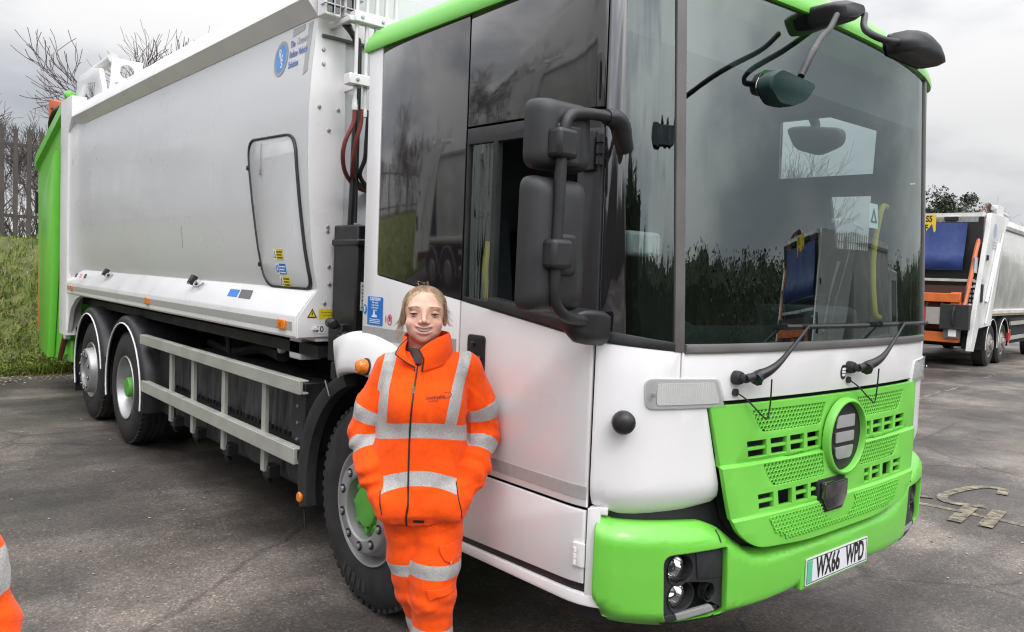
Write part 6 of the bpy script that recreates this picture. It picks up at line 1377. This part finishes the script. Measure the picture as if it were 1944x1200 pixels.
class on_front:
    """maps a flat outline onto the front of an implicit body; applied to all vertices of a mesh at once"""
    def __init__(self, fn, off): self.fn, self.off = fn, off
    def apply(self, b, pre=None):
        if pre:
            for v in b.verts: v.co = Vector(pre(*v.co))
        C_ = np.array([v.co for v in b.verts]); y = front_y(self.fn, C_[:, 0], C_[:, 1])
        for v, yy in zip(b.verts, y): v.co = Vector((v.co.x, yy-self.off-v.co.z, v.co.y))
        return b
def make_person(label, detail=True):
    pr = tag(empty('person', (0, 0, 0)), label, 'person')
    P, Q = surface_net(d_head, (-.13, -.14, 1.37), (.12, .14, 1.72), .0036 if detail else .007); hd = np_mesh('head', P, Q, SKIN, pr, {'blush': face_tint, 'lips': lip_tint}, 1)
    h = .0062 if detail else .010
    P, Q = surface_net(d_jacket, (-.34, -.26, .74), (.34, .26, 1.50), h); jk = np_mesh('jacket', P, Q, HIVIS, pr, {'band': jacket_band}, 1)
    P, Q = surface_net(d_trousers, (-.22, -.20, .05), (.24, .26, .90), h*1.1); tr = np_mesh('trousers', P, Q, HIVIS, pr, {'band': trouser_band}, 1)
    P, Q = surface_net(d_hair, (-.13, -.12, 1.50), (.12, .16, 1.72), .0040 if detail else .007); hr = np_mesh('hair', P, Q, HAIR, pr, None, 1)
    # boots
    for (x, y) in ((.062, -.0), (.09, .13)):
        P, Q = surface_net(lambda X, Y, Z: smax(smin(smin(cap(X, Y, Z, (x, y+.01, .16), (x, y+.01, .07), .055, .055), cap(X, Y, Z, (x, y+.02, .05), (x, y-.15, .045), .048, .045), .03), cap(X, Y, Z, (x, y+.05, .03), (x, y-.16, .03), .045, .048), .02), -Z, .006), (x-.1, y-.25, -.02), (x+.1, y+.15, .24), .010); np_mesh('boot', P, Q, SHOE, pr)
    # hands, closed inside the jacket pockets: palm, four fingers and a thumb
    for s, (x, y, z) in ((-1, (-.122, -.070, .885)), (1, (.118, -.072, .885))):
        def hand(X, Y, Z):
            v = smin(elp(X, Y, Z, (x, y, z), (.022, .038, .045)), cap(X, Y, Z, (x, y, z+.03), (x*1.03, y+.015, z+.08), .026, .027), .02)
            for k in range(4):
                fx = x-s*.010; fy = y-.027+.018*k; l = (.058, .068, .064, .050)[k]
                v = smin(v, np.minimum(cap(X, Y, Z, (fx, fy, z-.035), (fx-s*.008, fy, z-.035-l*.5), .0088, .0082), cap(X, Y, Z, (fx-s*.008, fy, z-.035-l*.5), (fx-s*.024, fy, z-.035-l*.9), .0080, .0068)), .004)
            return smin(v, smin(cap(X, Y, Z, (x-s*.012, y-.03, z+.015), (x-s*.028, y-.04, z-.02), .012, .010), cap(X, Y, Z, (x-s*.028, y-.04, z-.02), (x-s*.034, y-.038, z-.048), .010, .008), .006), .008)
        P, Q = surface_net(hand, (x-.09, y-.09, z-.13), (x+.09, y+.09, z+.12), .005); np_mesh('hand', P, Q, SKIN, pr)
    # face details
    for s in (-1, 1):
        ex = HX+s*.0385; b = BM(); ball(b, (ex, -.0795, 1.5745), .0112, 10); build('eye', b, EYEW, hd, smooth=180)
        b = BM(); ball(b, (ex, -.0846, 1.5738), .0082, 8); build('iris', b, IRIS, hd, smooth=180)
        def arc(r, up, k0, x0, yy): return [(ex+r*math.cos(a), yy+.0022*(math.cos(a)**2)*4*.7, 1.5738+up*math.sin(a)) for a in [math.pi*k/10 for k in range(11)]]
        b = BM(); tube(b, arc(.0138, .0048, 0, 0, -.0897), lambda t: .0027*(.45+.55*math.sin(math.pi*t)), 8); tube(b, arc(.0148, .0092, 0, 0, -.0862), lambda t: .0032*(.4+.6*math.sin(math.pi*t)), 8); build('eyelid', b, LID, hd, smooth=180)
        b = BM(); tube(b, arc(.0138, -.0048, 0, 0, -.0885), lambda t: .0026*(.4+.6*math.sin(math.pi*t)), 8); build('eyelid', b, LID, hd, smooth=180)
        b = BM(); tube(b, arc(.0138, .0030, 0, 0, -.0924), lambda t: .0019*(.5+.5*math.sin(math.pi*t)), 5); build('eyelash', b, LASH, hd)
        b = BM(); g = random.Random(5)
        bt = [g.random() for k in range(60)]; bxs = [HX+s*(.018+.042*t) for t in bt]; bzs = [1.5945+.0075*math.sin(math.pi*(.15+.7*t))-.004*t+g.gauss(0, .0013) for t in bt]
        for t, x, z, y in zip(bt, bxs, bzs, front_y(d_head, bxs, bzs)):
            tube(b, [(x, y+.0005, z), (x+s*.005, y-.0006, z+.0012-.002*t)], .00042, 3)
        build('eyebrow', b, BROW, hd)
    b = BM(); L = [(HX+.027*k/8, -.0895+8*(.027*k/8)**2*1.25, 1.5158+MC*.9*(.027*k/8)**2) for k in range(-8, 9)]
    loft(b, [[(x, y, z+.0060*math.sqrt(max(0, 1-((x-HX)/.029)**2))) for x, y, z in L], [(x, y-.0008, z-.0050*math.sqrt(max(0, 1-((x-HX)/.029)**2))) for x, y, z in L]], closed=False); build('teeth', b, TEETH, hd, smooth=180)
    b = BM(); ball(b, (HX+.083, -.002, 1.533), .0032, 6); ball(b, (HX-.083, -.002, 1.533), .0032, 6); build('earring', b, STEEL, hd)
    # hair strands
    b = BM(); g = random.Random(9); back = Vector((HX, .115, 1.590))
    for k in range(900 if detail else 60):
        a = R(g.uniform(-112, 112)); x = math.sin(a)*.0735; z = 1.545+math.cos(a)*.109; rr = 1+g.uniform(-.004, .018)
        k_ = g.uniform(.96, 1.02); sh_ = g.uniform(0, .05); x *= k_; z = 1.545+(z-1.545)*k_; p0 = Vector((x, -.050+.02*abs(math.sin(a))+sh_, z)); pts = []
        for i in range(9):
            t = i/8; q = Vector((HX+x*(1-t)**.8, p0.y+(back.y-p0.y)*t, z+(back.z-z)*t**1.5)); c = Vector((HX, .014, 1.600)); d = q-c; e = math.sqrt((d.x/.0845)**2+(d.y/.099)**2+(d.z/.0785)**2)
            pts.append(c+d/max(e, 1e-3)*rr if i < 8 else back)
        tube(b, pts, lambda t: .0007, 3, caps=False)
    for k in range(110 if detail else 8):
        s = -1 if k % 3 else 1; x = HX+s*(.079+g.gauss(0, .0025)); l = g.uniform(.07, .15) if s < 0 else g.uniform(.03, .09); o = g.gauss(0, .006)
        tube(b, [(x-s*.004, -.02+g.gauss(0, .012), 1.612), (x+s*.004+o*.4, -.03+g.gauss(0, .008), 1.612-l*.4), (x+s*.006+o, -.028, 1.612-l*.75), (x+s*(.012+g.random()*.022), -.02, 1.612-l)], lambda t: .0007*(1-.6*t), 3, 4, caps=False)
    for k in range(6): a = g.uniform(-.6, .6); x = HX+math.sin(a)*.05; tube(b, [(x, -.03, 1.672), (x+g.gauss(0, .01), -.02+g.gauss(0, .012), 1.685+g.random()*.010), (x+g.gauss(0, .02), g.gauss(0, .02), 1.684)], .0007, 3, 3, caps=False)
    build('hair_strands', b, HAIR, hr, smooth=180, recalc=False)
    # collar: stand-up, open at the throat, left end folded outwards
    key = [(0., (-.040, -.108, 1.378), (-.075, -.112, 1.398), (-.112, -.100, 1.424)), (.05, (-.058, -.098, 1.392), (-.078, -.102, 1.425), (-.098, -.088, 1.452)), (.11, (-.078, -.072, 1.402), (-.083, -.080, 1.445), (-.070, -.070, 1.482)),
           (.25, (-.100, .0, 1.412), (-.094, -.005, 1.455), (-.084, -.012, 1.490)), (.40, (-.070, .075, 1.425), (-.066, .078, 1.465), (-.060, .068, 1.502)), (.5, (-.004, .098, 1.428), (-.004, .096, 1.468), (-.004, .084, 1.508)), (.60, (.064, .075, 1.425), (.062, .078, 1.465), (.056, .068, 1.506)),
           (.75, (.098, .0, 1.415), (.096, -.005, 1.460), (.084, -.012, 1.505)), (.87, (.082, -.066, 1.402), (.080, -.074, 1.448), (.062, -.070, 1.498)), (.95, (.036, -.100, 1.388), (.032, -.108, 1.432), (.014, -.100, 1.478)), (1., (-.010, -.116, 1.376), (-.006, -.120, 1.412), (-.026, -.112, 1.446))]
    kt = [k[0] for k in key]; rings = []; ctl = [smooth_path([k[j] for k in key], 6) for j in (1, 2, 3)]
    for bt_, md_, tp_ in zip(*ctl): rings.append([bt_-Vector((0, 0, .012)), bt_, bt_.lerp(md_, .5)+(md_-bt_).cross(Vector((0, 0, 1)))*0, md_, md_.lerp(tp_, .55), tp_])
    b = BM(); loft(b, rings, closed=False); col = build('collar', b, FLEECE, jk, smooth=180, recalc=False)
    m_ = col.modifiers.new('thick', 'SOLIDIFY'); m_.thickness = .007; m_.offset = 0; m_ = col.modifiers.new('sub', 'SUBSURF'); m_.levels = 1; m_.render_levels = 1
    b = BM(); tube(b, [r[5] for r in rings[:14]], .0028, 5); tube(b, [r[5] for r in rings[-9:]], .0026, 5); tube(b, rings[0], .0032, 5); tube(b, [p+Vector((-.002, -.003, 0)) for p in rings[-1]], .0032, 5); build('collar_piping', b, ZIPM, col)
    # grey inner top at the throat
    b = BM(); loft(b, [[(HX+math.cos(a)*r*1.0, .012+math.sin(a)*r*.95, z) for a in [2*math.pi*k/28 for k in range(28)]] for r, z in ((.066, 1.385), (.0635, 1.425), (.062, 1.442), (.060, 1.44))], caps=False); build('inner_top', b, TRIM, pr, smooth=180)
    # zip
    zp = [(-.028, 1.392), (-.031, 1.37), (-.037, 1.32), (-.044, 1.25), (-.049, 1.15), (-.050, 1.05), (-.049, .95), (-.047, .88), (-.052, .835), (-.050, .79)]
    zs = smooth_path([(x, 0, z) for x, z in zp], 5); xs_ = [p.x for p in zs]; zz_ = [p.z for p in zs]; ys_ = front_y(d_jacket, xs_, zz_)
    b = BM(); tube(b, [(x, y-.0005, z) for x, y, z in zip(xs_, ys_, zz_)], .0036, 6); build('zip', b, ZIPM, jk)
    b = BM(); y = float(front_y(d_jacket, -.041, 1.30)[0]); bx(b, -.045, -.037, y-.008, y-.003, 1.283, 1.312); build('zip_pull', b, STEEL, jk)
    # pocket openings
    for pts in (((.128, .955), (.137, .90), (.150, .852), (.152, .822)), ((-.150, .925), (-.148, .88), (-.140, .84))):
        q = smooth_path([(x, 0, z) for x, z in pts], 5); yy = front_y(d_jacket, [p.x for p in q], [p.z for p in q]); b = BM(); tube(b, [(p.x, y-.0003, p.z) for p, y in zip(q, yy)], .0022, 5); build('pocket_zip', b, ZIPM, jk)
    fj = on_front(d_jacket, .001)
    def chest(ox, oz): return lambda u, v, w: (ox+u, oz+v+.10*u, w)
    b = text_bm('countryside', .0185, .0004, chest(.040, 1.276), sx=.82, bold=.0003); merge(b, text_bm('recruitment', .008, .0003, chest(.030, 1.263), sx=.9))
    merge(b, plate([ell(.062, .004, .021, .011, 24), ell(.0605, .0045, .0205, .0095, 24)], .0003, 0, chest(.016, 1.273))); build('chest_logo', fj.apply(b), mat('logo_maroon', (.10, .02, .015), .6), jk, smooth=0)
    b = plate([rnd([(-.026, .804), (.014, .801), (.014, .813), (-.026, .817)], .001)], .0006, 0, None, cu=[-.02, -.01, 0, .01]); build('hem_label', fj.apply(b), INK, jk, smooth=0)
    # cargo pocket flaps
    ft = on_front(d_trousers, .003)
    for L in ([(.072, .712), (.150, .720), (.158, .668), (.125, .644), (.098, .655), (.080, .682)], [(.030, .548), (.135, .555), (.140, .528), (.070, .522), (.044, .505), (.036, .520)]):
        u0 = min(p[0] for p in L); u1 = max(p[0] for p in L); b = plate([rnd(L, .006)], .006, .0018, None, cu=frange(u0, u1, 12), cv=frange(.50, .72, 22)); fl = build('pocket_flap', ft.apply(b), FLEECE, tr, smooth=50)
    if detail:
        b = plate([[(.116, .650), (.150, .668), (.150, .660), (.118, .642)]], .0006, 0, None); build('flap_label', on_front(d_trousers, .0105).apply(b), BAND, tr, smooth=0)
    return pr
lady = make_person('smiling woman in orange hi-vis jacket and trousers, hands in pockets, beside the white cab')
lady.location = (-1.53, -.99, 0); lady.rotation_euler = (0, 0, R(-34.03))
second = copy_tree(lady); second['label'] = 'second person in an orange hi-vis jacket with grey bands, only an elbow showing'
second.location = (-3.272, -1.867, 0); second.rotation_euler = (0, 0, R(-34))
